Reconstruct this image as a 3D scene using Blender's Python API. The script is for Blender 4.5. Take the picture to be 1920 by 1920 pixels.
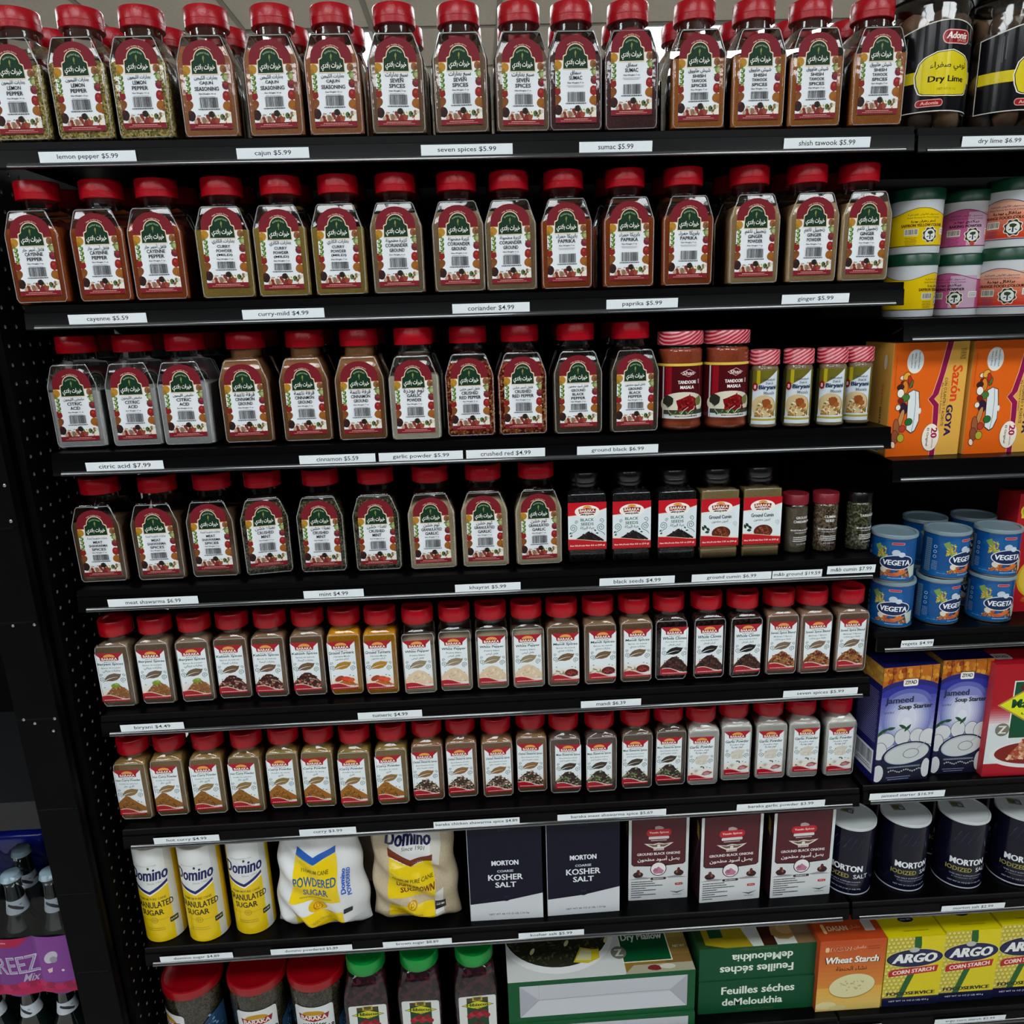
import bpy, bmesh, math, random, unicodedata
from mathutils import Vector, Matrix
random.seed(7)
PI = math.pi
for o in list(bpy.data.objects): bpy.data.objects.remove(o)
S = bpy.context.scene
COL = S.collection
# ------------------------------------------------------------------ camera
FPX = 1420.36; CX, CY, CZ = .5975, -1.0719, 1.4245
_a, _b, _c = -.0395, -.2562, -.0340
_right = Vector((math.cos(_a), math.sin(_a), 0))
FW = Vector((-math.sin(_a)*math.cos(_b), math.cos(_a)*math.cos(_b), math.sin(_b)))
_up = _right.cross(FW)
RT = _right*math.cos(_c) + _up*math.sin(_c)
UP = -_right*math.sin(_c) + _up*math.cos(_c)
CAMP = Vector((CX, CY, CZ))
cd = bpy.data.cameras.new('camera'); cam = bpy.data.objects.new('camera', cd); COL.objects.link(cam)
cd.sensor_width = 36; cd.sensor_fit = 'HORIZONTAL'; cd.lens = FPX/1920*36; cd.clip_start = .02; cd.clip_end = 60
M = Matrix.Identity(4)
for i in range(3):
    M[i][0], M[i][1], M[i][2], M[i][3] = RT[i], UP[i], -FW[i], CAMP[i]
cam.matrix_world = M
S.camera = cam
# ------------------------------------------------------------------ view, world
S.view_settings.view_transform = 'Standard'; S.view_settings.look = 'None'
S.view_settings.exposure = 0.0; S.view_settings.gamma = 1; S.view_settings.use_curve_mapping = False
S.cycles.transparent_max_bounces = 24; S.cycles.max_bounces = 6; S.cycles.diffuse_bounces = 3
S.cycles.glossy_bounces = 3; S.cycles.sample_clamp_indirect = 4; S.cycles.caustics_reflective = False
S.cycles.use_denoising = True
W = bpy.data.worlds.new('store_air'); S.world = W; W.use_nodes = True
W.node_tree.nodes['Background'].inputs[0].default_value = (.75, .85, 1, 1)
W.node_tree.nodes['Background'].inputs[1].default_value = .12
LAMP = 12.5          # emission of the ceiling light diffusers

def ray(x, y): return FW + RT*((x-960)/FPX) - UP*((y-960)/FPX)
def onY(x, y, Y):    # a pixel of the photograph read on a vertical plane at depth Y
    d = ray(x, y); return CAMP + d*((Y-CAMP.y)/d.y)
def onZ(x, y, Z):
    d = ray(x, y); return CAMP + d*((Z-CAMP.z)/d.z)
def lin(c):
    return c/12.92 if c <= .04045 else ((c+.055)/1.055)**2.4
def H(h):
    h = h.lstrip('#'); return tuple(lin(int(h[i:i+2], 16)/255) for i in (0, 2, 4)) + (1,)
# ------------------------------------------------------------------ materials
def newmat(n):
    m = bpy.data.materials.new(n); m.use_nodes = True; nt = m.node_tree; nt.nodes.clear()
    return m, nt, nt.nodes.new('ShaderNodeOutputMaterial')
def pbr(n, col, rough=.5, spec=.5, metal=0, noise=0, nscale=80, bump=0, coat=0):
    m, nt, out = newmat(n); p = nt.nodes.new('ShaderNodeBsdfPrincipled')
    c = H(col) if isinstance(col, str) else col
    p.inputs['Base Color'].default_value = c; p.inputs['Roughness'].default_value = rough
    p.inputs['Specular IOR Level'].default_value = spec; p.inputs['Metallic'].default_value = metal
    p.inputs['Coat Weight'].default_value = coat
    if noise or bump:
        tc = nt.nodes.new('ShaderNodeTexCoord'); no = nt.nodes.new('ShaderNodeTexNoise')
        no.inputs['Scale'].default_value = nscale; no.inputs['Detail'].default_value = 4
        nt.links.new(tc.outputs['Object'], no.inputs['Vector'])
        if noise:
            mx = nt.nodes.new('ShaderNodeMix'); mx.data_type = 'RGBA'
            mx.inputs[6].default_value = tuple(v*(1-noise) for v in c[:3])+(1,)
            mx.inputs[7].default_value = tuple(min(1, v*(1+noise)) for v in c[:3])+(1,)
            nt.links.new(no.outputs['Fac'], mx.inputs[0]); nt.links.new(mx.outputs[2], p.inputs['Base Color'])
        if bump:
            b = nt.nodes.new('ShaderNodeBump'); b.inputs['Strength'].default_value = bump; b.inputs['Distance'].default_value = .001
            nt.links.new(no.outputs['Fac'], b.inputs['Height']); nt.links.new(b.outputs['Normal'], p.inputs['Normal'])
    nt.links.new(p.outputs[0], out.inputs[0]); return m
def grainmat(n, c1, c2, scale=900, coarse=False, c3=None):
    H = lambda h: tuple(min(.92, v*1.45) for v in globals()['H'](h)[:3])+(1,)
    m, nt, out = newmat(n); p = nt.nodes.new('ShaderNodeBsdfPrincipled')
    p.inputs['Roughness'].default_value = .9; p.inputs['Specular IOR Level'].default_value = .2
    tc = nt.nodes.new('ShaderNodeTexCoord'); r = nt.nodes.new('ShaderNodeValToRGB')
    if coarse:
        t = nt.nodes.new('ShaderNodeTexVoronoi'); t.inputs['Scale'].default_value = scale; o = t.outputs['Color']
        sp = nt.nodes.new('ShaderNodeSeparateColor'); nt.links.new(o, sp.inputs[0]); o = sp.outputs[0]
        r.color_ramp.interpolation = 'CONSTANT'
        b = nt.nodes.new('ShaderNodeBump'); b.inputs['Strength'].default_value = .8; b.inputs['Distance'].default_value = .001
        nt.links.new(t.outputs['Distance'], b.inputs['Height']); nt.links.new(b.outputs['Normal'], p.inputs['Normal'])
    else:
        t = nt.nodes.new('ShaderNodeTexNoise'); t.inputs['Scale'].default_value = scale; t.inputs['Detail'].default_value = 3; o = t.outputs['Fac']
    nt.links.new(tc.outputs['Object'], t.inputs['Vector']); nt.links.new(o, r.inputs[0])
    e = r.color_ramp.elements
    if coarse:
        e[0].position = 0; e[0].color = H(c1); e[1].position = .45; e[1].color = H(c2)
        x = e.new(.8); x.color = H(c3 or c1)
    else:
        e[0].position = .35; e[0].color = H(c1); e[1].position = .65; e[1].color = H(c2)
    nt.links.new(r.outputs[0], p.inputs['Base Color']); nt.links.new(p.outputs[0], out.inputs[0]); return m
def shellmat(n, tint=(.985, .985, .985), rough=.07, boost=1.0):   # thin clear plastic or glass wall
    m, nt, out = newmat(n)
    t = nt.nodes.new('ShaderNodeBsdfTransparent'); t.inputs[0].default_value = tint+(1,)
    g = nt.nodes.new('ShaderNodeBsdfGlossy'); g.inputs['Roughness'].default_value = rough
    f = nt.nodes.new('ShaderNodeFresnel'); f.inputs[0].default_value = 1.5
    mu = nt.nodes.new('ShaderNodeMath'); mu.operation = 'MULTIPLY'; mu.inputs[1].default_value = boost; mu.use_clamp = True
    tc = nt.nodes.new('ShaderNodeTexCoord'); no = nt.nodes.new('ShaderNodeTexNoise'); no.inputs['Scale'].default_value = 45
    b = nt.nodes.new('ShaderNodeBump'); b.inputs['Strength'].default_value = .35; b.inputs['Distance'].default_value = .002
    nt.links.new(tc.outputs['Object'], no.inputs['Vector']); nt.links.new(no.outputs['Fac'], b.inputs['Height'])
    nt.links.new(b.outputs['Normal'], g.inputs['Normal']); nt.links.new(b.outputs['Normal'], f.inputs['Normal'])
    mx = nt.nodes.new('ShaderNodeMixShader'); nt.links.new(f.outputs[0], mu.inputs[0]); nt.links.new(mu.outputs[0], mx.inputs[0])
    nt.links.new(t.outputs[0], mx.inputs[1]); nt.links.new(g.outputs[0], mx.inputs[2]); nt.links.new(mx.outputs[0], out.inputs[0]); return m
def printmat(n, rough, spec=.4, bump=0):                        # flat print: colour from the artwork's faces
    m, nt, out = newmat(n); p = nt.nodes.new('ShaderNodeBsdfPrincipled'); a = nt.nodes.new('ShaderNodeAttribute')
    a.attribute_name = 'ink'; p.inputs['Roughness'].default_value = rough; p.inputs['Specular IOR Level'].default_value = spec
    nt.links.new(a.outputs['Color'], p.inputs['Base Color']); nt.links.new(p.outputs[0], out.inputs[0]); return m
INK = printmat('printed_paper', .5, .2); FOIL = printmat('printed_film', .16, .28)
CLIP = pbr('clear_channel_lip', '#2a2d30', .14, 1.0, coat=1)
BLACK = pbr('black_enamel', '#030304', .33, .1, noise=.25, nscale=30)
BLACKM = pbr('black_metal_panel', '#030304', .5, .15, noise=.3, nscale=12)
SHELL = shellmat('clear_plastic', boost=1.5)
RED = pbr('red_cap_plastic', '#a30517', .24, .35, noise=.15, nscale=500, bump=.25)
REDLID = pbr('red_lid_plastic', '#8f0410', .28, .5)
DKCAP = pbr('black_cap_plastic', '#060607', .22, .6)
PAPER = pbr('white_paper', '#dde4ea', .6, .3)
# ------------------------------------------------------------------ mesh helpers
def mk(name, bm, mats, smooth=True, ang=35):
    bmesh.ops.recalc_face_normals(bm, faces=bm.faces[:])
    if smooth:
        lim = math.radians(ang)
        for f in bm.faces: f.smooth = True
        for e in bm.edges:
            if len(e.link_faces) == 2 and e.calc_face_angle(0) > lim: e.smooth = False
    me = bpy.data.meshes.new(name); bm.to_mesh(me); bm.free()
    for m in (mats if isinstance(mats, (list, tuple)) else [mats]): me.materials.append(m)
    return me
def obj(name, me, parent=None, loc=(0, 0, 0), rot=(0, 0, 0), label=None):
    o = bpy.data.objects.new(name, me); COL.objects.link(o); o.location = loc; o.rotation_euler = rot
    if parent is not None: o.parent = parent
    if label: o['label'] = label
    return o
def thing(name, label, cat, loc=(0, 0, 0), rz=0, group=None, kind=None):
    o = bpy.data.objects.new(name, None); COL.objects.link(o); o.location = loc; o.rotation_euler = (0, 0, rz)
    o.empty_display_size = .02; tag(o, label, cat, group, kind); return o
def tag(o, label, cat, group=None, kind=None):
    if label: o['label'] = label
    if cat: o['category'] = cat
    if group: o['group'] = group
    if kind: o['kind'] = kind
    return o
def box(bm, x0, x1, y0, y1, z0, z1, bev=0, seg=2):
    vs = [bm.verts.new((x, y, z)) for x in (x0, x1) for y in (y0, y1) for z in (z0, z1)]
    fs = [bm.faces.new([vs[i] for i in q]) for q in ((0, 1, 3, 2), (4, 6, 7, 5), (0, 4, 5, 1), (2, 3, 7, 6), (0, 2, 6, 4), (1, 5, 7, 3))]
    if bev:
        es = list({e for f in fs for e in f.edges}); bmesh.ops.bevel(bm, geom=es, offset=bev, segments=seg, affect='EDGES', profile=.5)
def boxmesh(name, dims, mat, bev=0, cen=True):
    bm = bmesh.new(); w, d, h = dims; box(bm, -w/2 if cen else 0, w/2 if cen else w, 0, d, 0, h, bev); return mk(name, bm, mat)
def rrect(hw, hd, r, n=5):
    r = min(r, hw*.999, hd*.999); pts = []
    for cx, cy, a0 in ((hw-r, hd-r, 0), (-hw+r, hd-r, PI/2), (-hw+r, -hd+r, PI), (hw-r, -hd+r, 1.5*PI)):
        for i in range(n):
            a = a0+PI/2*i/(n-1); pts.append((cx+r*math.cos(a), cy+r*math.sin(a)))
    return pts
def circ(r, n=5):
    pts = []
    for a0 in (0, PI/2, PI, 1.5*PI):
        for i in range(n):
            a = a0+PI/2*(i+.5)/n; pts.append((r*math.cos(a), r*math.sin(a)))
    return pts
def loft(bm, rings, cap0=True, cap1=True, cy=0):
    L = []
    for z, pts in rings: L.append([bm.verts.new((x, y+cy, z)) for x, y in pts])
    n = len(L[0])
    for a, b in zip(L, L[1:]):
        for i in range(n): bm.faces.new((a[i], a[(i+1) % n], b[(i+1) % n], b[i]))
    if cap0: bm.faces.new(L[0][::-1])
    if cap1: bm.faces.new(L[-1])
    return L
def lathe(prof, n=8, cy=0, cap0=True, cap1=True):               # prof: (z, r) list, seg = 4 n
    bm = bmesh.new(); loft(bm, [(z, circ(max(r, 1e-4), n)) for z, r in prof], cap0, cap1, cy); return bm
def lerp(a, b, t): return a+(b-a)*t
def interp(tab, z):
    if z <= tab[0][0]: return tab[0][1:]
    for p, q in zip(tab, tab[1:]):
        if z <= q[0]:
            t = (z-p[0])/max(1e-9, q[0]-p[0]); return tuple(lerp(a, b, t) for a, b in zip(p[1:], q[1:]))
    return tab[-1][1:]
# ------------------------------------------------------------------ lettering
FORMS, LIG = {}, {}
for cp in range(0xFE70, 0xFEFD):
    d = unicodedata.decomposition(chr(cp)).split()
    if len(d) == 2: FORMS[(chr(int(d[1], 16)), d[0][1:-1])] = chr(cp)
    elif len(d) == 3: LIG[(chr(int(d[1], 16))+chr(int(d[2], 16)), d[0][1:-1])] = chr(cp)
def arabic(s):                                                  # joined letter forms, set right to left
    out = []
    for w in s.split(' '):
        t = []; i = 0
        while i < len(w):
            if w[i:i+2] and (w[i:i+2], 'isolated') in LIG and len(w[i:i+2]) == 2: t.append(w[i:i+2]); i += 2
            else: t.append(w[i]); i += 1
        r = ''
        for k, c in enumerate(t):
            tab = LIG if len(c) == 2 else FORMS
            prev = k > 0 and len(t[k-1]) == 1 and (t[k-1], 'initial') in FORMS and (c, 'final') in tab
            nxt = len(c) == 1 and (c, 'initial') in FORMS and k+1 < len(t) and ((t[k+1], 'final') in (LIG if len(t[k+1]) == 2 else FORMS))
            f = 'medial' if prev and nxt else 'final' if prev else 'initial' if nxt else 'isolated'
            r += tab.get((c, f), tab.get((c, 'isolated'), c))
        out.append(r[::-1])
    return ' '.join(out[::-1])
_tc = {}
def glyphs(s, bold=0, res=2):
    k = (s, bold, res)
    if k not in _tc:
        c = bpy.data.curves.new('t', 'FONT'); c.body = s; c.resolution_u = res; c.offset = bold; c.fill_mode = 'FRONT'
        o = bpy.data.objects.new('t', c); COL.objects.link(o); bpy.context.view_layer.update()
        m = o.to_mesh(); V = [(v.co.x, v.co.y) for v in m.vertices]; F = [tuple(p.vertices) for p in m.polygons]
        o.to_mesh_clear(); bpy.data.objects.remove(o); bpy.data.curves.remove(c)
        if not V: V = [(0, 0), (1, 0), (1, 1)]; F = []
        xs = [v[0] for v in V]; ys = [v[1] for v in V]
        _tc[k] = ([(x-(min(xs)+max(xs))/2, y-(min(ys)+max(ys))/2) for x, y in V], F, max(xs)-min(xs), max(ys)-min(ys))
    return _tc[k]
def clip_poly(P, c):
    for ax, lim, sg in ((0, c[0], 1), (0, c[1], -1), (1, c[2], 1), (1, c[3], -1)):
        Q = []
        for i in range(len(P)):
            a, b = P[i-1], P[i]; da, db = (a[ax]-lim)*sg, (b[ax]-lim)*sg
            if (da < 0) != (db < 0):
                t = da/(da-db); Q.append((lerp(a[0], b[0], t), lerp(a[1], b[1], t)))
            if db >= 0: Q.append(b)
        P = Q
        if not P: return P
    return P
class Art:                                                      # flat printed artwork, millimetres
    def __init__(s, clip=None): s.V = []; s.F = []; s.C = []; s.k = 0; s.pal = []; s.clip = clip
    def ci(s, c):
        if c not in s.pal: s.pal.append(c)
        return s.pal.index(c)
    def raw(s, V, F, c, dk=1):
        b = len(s.V); s.V += [(x, y, s.k) for x, y in V]; i = s.ci(c); s.k += dk
        for f in F: s.F.append(tuple(b+q for q in f)); s.C.append(i)
    def poly(s, P, c, dk=1):
        if s.clip: P = clip_poly(P, s.clip)
        if len(P) >= 3: s.raw(P, [tuple(range(len(P)))], c, dk)
    def rect(s, x0, x1, y0, y1, c, dk=1): s.poly([(x0, y0), (x1, y0), (x1, y1), (x0, y1)], c, dk)
    def ell(s, cx, cy, rx, ry, c, n=24, rot=0, dk=1, a0=0, a1=2*PI):
        P = []
        full = a1-a0 > 6.28
        for i in range(n if full else n+1):
            a = a0+(a1-a0)*i/n; x, y = rx*math.cos(a), ry*math.sin(a)
            P.append((cx+x*math.cos(rot)-y*math.sin(rot), cy+x*math.sin(rot)+y*math.cos(rot)))
        s.poly(P, c, dk)
    def rrect(s, x0, x1, y0, y1, r, c, dk=1):
        P = [(x+(x0+x1)/2, y+(y0+y1)/2) for x, y in rrect((x1-x0)/2, (y1-y0)/2, r, 5)]; s.poly(P, c, dk)
    def grad(s, x0, x1, y0, y1, c0, c1, n=10):
        a, b = [int(c0[i:i+2], 16) for i in (1, 3, 5)], [int(c1[i:i+2], 16) for i in (1, 3, 5)]
        for i in range(n):
            t = (i+.5)/n; c = '#%02x%02x%02x' % tuple(int(lerp(p, q, t)) for p, q in zip(a, b))
            s.rect(x0, x1, lerp(y0, y1, i/n), lerp(y0, y1, (i+1)/n), c, 0)
        s.k += 1
    def stroke(s, P, w, c, dk=1):
        V, F = [], []
        for i, p in enumerate(P):
            a, b = P[max(0, i-1)], P[min(len(P)-1, i+1)]; dx, dy = b[0]-a[0], b[1]-a[1]; l = math.hypot(dx, dy) or 1
            ww = w/2 if not callable(w) else w(i/(len(P)-1))/2
            V += [(p[0]-dy/l*ww, p[1]+dx/l*ww), (p[0]+dy/l*ww, p[1]-dx/l*ww)]
            if i: F.append((2*i-2, 2*i-1, 2*i+1, 2*i))
        s.raw(V, F, c, dk)
    def text(s, t, cx, cy, w=None, h=None, c='#111111', bold=.0, shear=0, rot=0, res=2, arc=0):
        over = max(0, bold-.012); V, F, tw, th = glyphs(t, min(bold, .012), res)
        sx = w/tw if w else h/th; sy = h/th if h else w/tw
        cr, sr = math.cos(rot), math.sin(rot); P = []
        for x, y in V:
            x, y = x*sx+y*sy*shear, y*sy
            if arc: a = x/arc; x, y = (arc+y)*math.sin(a), (arc+y)*math.cos(a)-arc
            P.append((cx+x*cr-y*sr, cy+x*sr+y*cr))
        s.raw(P, F, c)
        if over:                                                # a second strike for heavier type
            d = over*.75*sx; s.raw([(x+d*cr, y+d*sr) for x, y in P], F, c, .3); s.raw([(x-d*cr, y-d*sr) for x, y in P], F, c, .3)
    def ar(s, t, *a, **k): s.text(arabic(t), *a, **k)
    def lines(s, x0, x1, y, n, dy, h, c, jit=.25, seed=0):      # lines of print too small to read
        r = random.Random(seed+int(x0*7+y*3)); V, F = [], []
        for i in range(n):
            yy = y-i*dy; m = (x1-x0)*jit*r.random()/2; x = x0+m
            while x < x1-m:
                w = min(r.uniform(.8, 3.2), x1-m-x); b = len(V); V += [(x, yy), (x+w, yy), (x+w, yy+h), (x, yy+h)]; F.append((b, b+1, b+2, b+3)); x += w+.45
        s.raw(V, F, c)
    def barcode(s, x0, x1, y0, y1, bg=None, seed=3, c='#20242a'):
        if bg: s.rect(x0-1.2, x1+1.2, y0-1.5, y1+1, bg)
        r = random.Random(seed); x = x0; V, F = [], []
        while x < x1:
            w = r.choice((.25, .25, .5, .8)); b = len(V); V += [(x, y0), (x+w, y0), (x+w, y1), (x, y1)]; F.append((b, b+1, b+2, b+3)); x += w+r.choice((.25, .35, .6))
        s.raw(V, F, c)
    def blob(s, cx, cy, r, c, r2=None, n=9, seed=None, dk=.5, jit=.18, rot=0):
        q = random.Random(seed if seed is not None else int(cx*31+cy*17)+len(s.V)); P = []
        for i in range(n):
            a = 2*PI*i/n; k = 1+q.uniform(-jit, jit); x, y = r*k*math.cos(a), (r2 or r)*k*math.sin(a)
            P.append((cx+x*math.cos(rot)-y*math.sin(rot), cy+x*math.sin(rot)+y*math.cos(rot)))
        s.poly(P, c, dk)
    def heap(s, cx, y0, w, h, pal, n=60, size=1.5, seed=1, base=None, asp=1.6, peak=1.4):   # a heap of grains, leaves or pods
        r = random.Random(seed)
        if base:
            P = [(cx-w/2+w*i/16, y0+h*max(0, 1-abs(i/8-1)**peak)*(.93+.1*r.random())) for i in range(17)]
            s.poly(P+[(cx, y0-.01)], base)
        for i in range(n):
            u = r.uniform(-1, 1); top = h*max(0, 1-abs(u)**peak); y = y0+r.random()*top
            s.blob(cx+u*w/2*.94, y, size*r.uniform(.6, 1.25), r.choice(pal), size*r.uniform(.6, 1.25)/asp, 6, r.random(), .35, .25, r.uniform(0, PI))
    def curl(s, cx, cy, r, c='#5b7a72', turns=2.0, flip=1, tail=None, w=.5):
        P = []
        for i in range(int(16*turns)+1):
            a = 2*PI*turns*i/(16*turns); q = r*(1-.9*i/(16*turns)); P.append((cx+flip*q*math.cos(a-PI/2), cy+q*math.sin(a-PI/2)))
        if tail: P = [tail, ((tail[0]+P[0][0])/2+flip*-1.0, (tail[1]+P[0][1])/2)]+P
        s.stroke(P, w, c)
    def leaf(s, cx, cy, l, w, c, rot=0, n=8):
        P = []
        for i in range(n+1): t = i/n; P.append((l*(t-.5), w/2*math.sin(PI*t**.8)))
        for i in range(n-1, 0, -1): t = i/n; P.append((l*(t-.5), -w/2*math.sin(PI*t**1.3)))
        s.poly([(cx+x*math.cos(rot)-y*math.sin(rot), cy+x*math.sin(rot)+y*math.cos(rot)) for x, y in P], c, .5)
    def build(s, name, mat=None, fn=None, cuts=0, cutz=0):
        eps = .024 if cuts else .010
        if fn is None: fn = lambda x, y, h: (x, -h, y)
        me = bpy.data.meshes.new(name)
        me.from_pydata([(x, y, k*eps) for x, y, k in s.V], [], s.F)
        me.polygons.foreach_set('material_index', s.C)
        if cuts or cutz:
            bm = bmesh.new(); bm.from_mesh(me)
            for ax, st in ((0, cuts), (1, cutz)):
                if not st: continue
                xs = [v.co[ax] for v in bm.verts]; a = math.ceil(min(xs)/st)*st
                while a < max(xs):
                    co = [0, 0, 0]; no = [0, 0, 0]; co[ax] = a; no[ax] = 1
                    bmesh.ops.bisect_plane(bm, geom=bm.verts[:]+bm.edges[:]+bm.faces[:], plane_co=co, plane_no=no, dist=1e-4); a += st
            bmesh.ops.triangulate(bm, faces=[f for f in bm.faces if len(f.verts) > 4])
            bm.to_mesh(me); bm.free()
        idx = [0]*len(me.polygons); me.polygons.foreach_get('material_index', idx)
        at = me.attributes.new('ink', 'FLOAT_COLOR', 'FACE'); pal = [H(c) for c in s.pal]
        at.data.foreach_set('color', [q for i in idx for q in pal[i]])
        me.polygons.foreach_set('material_index', [0]*len(idx))
        for v in me.vertices:
            x, y, h = v.co; v.co = Vector(fn(x, y, h+.12))*.001
        me.materials.append(mat or INK); me.update(); return me
def cyl(r, cy=0):                                               # wraps artwork round a cylinder of radius r (mm)
    return lambda x, y, h: ((r+h)*math.sin(x/r), cy-(r+h)*math.cos(x/r), y)
# ================================================================== the room
CEIL = 2.778
TILE = .61
ax = onZ(697, 53, CEIL); TX0 = ax.x; TY0 = ax.y           # a crossing of the ceiling grid
floor = tag(obj('floor', boxmesh('floor', (10, 12.6, .05), pbr('floor_vinyl', '#cfccc4', .35, .5, noise=.1, nscale=3)), loc=(1, -4.2, -.05)), 'grey vinyl floor in front of the shelves', None, kind='structure')
bm = bmesh.new(); box(bm, -4, 6, 8.4, 8.5, 0, CEIL); wb = tag(obj('wall_back', mk('wall_back', bm, pbr('wall_paint', '#8b8984', .8))), 'far painted wall beyond the shelving', None, kind='structure')
bm = bmesh.new(); box(bm, -4, 6, -4.3, -4.2, 0, CEIL); tag(obj('wall_front', mk('wall_front', bm, pbr('dark_wall_paint', '#1d1d1f', .8))), 'dark wall behind the viewer', None, kind='structure')
bm = bmesh.new(); box(bm, -4, 6, -4.2, 8.4, CEIL+.02, CEIL+.05)
ceil = tag(obj('ceiling', mk('ceiling', bm, pbr('ceiling_deck', '#2a2927', .9))), 'suspended ceiling of greige tiles in a metal grid', None, kind='structure')
TM = pbr('ceiling_tile_board', '#c2b9ad', .9, .2, noise=.12, nscale=60)
GM = pbr('ceiling_grid_metal', '#8e877e', .6)
bm = bmesh.new()
for i in range(-7, 9):
    x = TX0+i*TILE
    if -4 < x < 6: box(bm, x-.012, x+.012, -4.2, 8.4, CEIL-.004, CEIL+.01)
for j in range(-12, 9):
    y = TY0+j*TILE
    if -4.2 < y < 8.4: box(bm, -4, 6, y-.012, y+.012, CEIL-.0035, CEIL+.01)
obj('ceiling_grid', mk('ceiling_grid', bm, GM, False), ceil)
LIGHTS = {(-1, 0), (2, 0), (3, 0), (-1, 5), (3, 5)} | {(i, j) for i in (-4, -3, -1, 0, 2, 3, 5) for j in (-8, -11)} | {(i, j) for i in (-4, -1, 2, 5) for j in (-3, -2)}  # next-aisle panels are added out of view to brighten the ceiling
tile = boxmesh('ceiling_tile', (TILE-.006, TILE-.006, .012), TM, cen=False)
for i in range(-7, 9):
    for j in range(-12, 9):
        x, y = TX0+i*TILE, TY0+j*TILE
        if x < -4 or x > 5.4 or y < -4.2 or y > 7.8 or (i, j) in LIGHTS: continue
        obj('ceiling_tile', tile, ceil, (x+.003, y+.003, CEIL+.002))
m, nt, out = newmat('lamp_diffuser'); em = nt.nodes.new('ShaderNodeEmission'); em.inputs[0].default_value = (.93, .98, 1, 1); em.inputs[1].default_value = LAMP
nt.links.new(em.outputs[0], out.inputs[0]); DIFF = m
WHITE = pbr('white_enamel', '#c9cbcb', .4)
bm = bmesh.new()
for q in ((0, .02, 0, TILE), (TILE-.02, TILE, 0, TILE), (.02, TILE-.02, 0, .02), (.02, TILE-.02, TILE-.02, TILE)): box(bm, q[0], q[1], q[2], q[3], 0, .02)
frm = mk('frame', bm, WHITE, False); dif = boxmesh('diffuser', (TILE-.04, TILE-.04, .008), DIFF, cen=False)
LN = {(-1, 0): 'square ceiling light panel glowing beyond the cajun seasoning jars', (2, 0): 'square ceiling light panel glowing beyond the sumac jars',
      (3, 0): 'square ceiling light panel glowing beyond the shish tawook jars'}
for (i, j) in sorted(LIGHTS):
    t = thing('ceiling_light', LN.get((i, j), 'ceiling light panel outside the view, %s aisle, %s place' % ({-8: 'near', -11: 'rear', -3: 'next', -2: 'second next'}.get(j, 'far'), ('first', 'second', 'third', 'fourth', 'fifth', 'sixth', 'seventh', 'eighth', 'ninth', 'tenth')[i+4])), 'ceiling light', (TX0+i*TILE+.0, TY0+j*TILE, CEIL-.012), group='ceiling light panels')
    obj('frame', frm, t); obj('diffuser', dif, t, (.02, .02, .004))

# ================================================================== the shelving
# left ends and right ends of the shelf front edges, read at the front plane y = 0
SL = [(.005, 1.6540), (.0015, 1.4552), (.0007, 1.2564), (0, 1.0533), (0, .8493), (0, .6467), (0, .4169)]
SR = [(1.1895, 1.6464), (1.1953, 1.4490), (1.1966, 1.2467), (1.1985, 1.0470), (1.2, .8463), (1.2005, .6442), (1.2015, .4173)]
DEPTH = .34
LIPP = [(0, -.0), (-.0008, -.0007), (-.0012, -.009), (-.0035, -.0100), (-.0050, -.0262), (-.0060, -.0300), (-.0050, -.0315), (0, -.0315)]
LIPR = [(-.0019-.0062*math.cos(math.radians(e)), -.0302+.0062*math.sin(math.radians(e))) for e in (68, 60, 52, 44, 36, 28, 20, 12, 4, -6)]+[(-.0050, -.0312)]
def lip_roll(t, w):
    bm = bmesh.new(); A = [bm.verts.new((.012, y, z)) for y, z in LIPR]; B = [bm.verts.new((w-.012, y, z)) for y, z in LIPR]
    for i in range(len(A)-1): bm.faces.new((A[i], A[i+1], B[i+1], B[i]))
    bm.faces.new(A); bm.faces.new(B[::-1]); obj('channel_lip', mk('channel_lip', bm, CLIP, True, 50), t)
NAMES = ['topmost', 'second', 'third', 'fourth', 'fifth', 'sixth', 'seventh']
def shelf(name_label, xl, zl, xr, zr, y0=0.0, depth=DEPTH, group=None, holes=False):
    w = xr-xl; tl = math.atan2(zr-zl, w)
    t = thing('shelf', name_label, 'shelf', (xl, y0, zl), group=group); t.rotation_euler = (0, -tl, 0)
    bm = bmesh.new(); box(bm, 0, w, 0, depth, -.012, 0, .001, 1)
    obj('shelf_plate', mk('shelf_plate', bm, BLACK), t)
    bm = bmesh.new(); A = [bm.verts.new((0, y-.0002, z)) for y, z in LIPP]; B = [bm.verts.new((w, y-.0002, z)) for y, z in LIPP]
    for i in range(len(A)-1): bm.faces.new((A[i], A[i+1], B[i+1], B[i]))
    bm.faces.new(A); bm.faces.new(B[::-1])
    obj('price_channel', mk('price_channel', bm, BLACK, True, 25), t); lip_roll(t, w)
    bk = bmesh.new(); P = [(0.004, -.0125), (.03, -.022), (.22, -.024), (depth+.02, -.085), (depth+.02, -.0125)]
    A = [bk.verts.new((0, y, z)) for y, z in P]; B = [bk.verts.new((.003, y, z)) for y, z in P]
    for i in range(len(A)): bk.faces.new((A[i], A[(i+1) % 5], B[(i+1) % 5], B[i]))
    bk.faces.new(A[::-1]); bk.faces.new(B); bk = mk('bracket', bk, BLACK, False)
    obj('bracket', bk, t, (.0015, 0, 0)); obj('bracket', bk, t, (w-.0045, 0, 0)); return t
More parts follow.
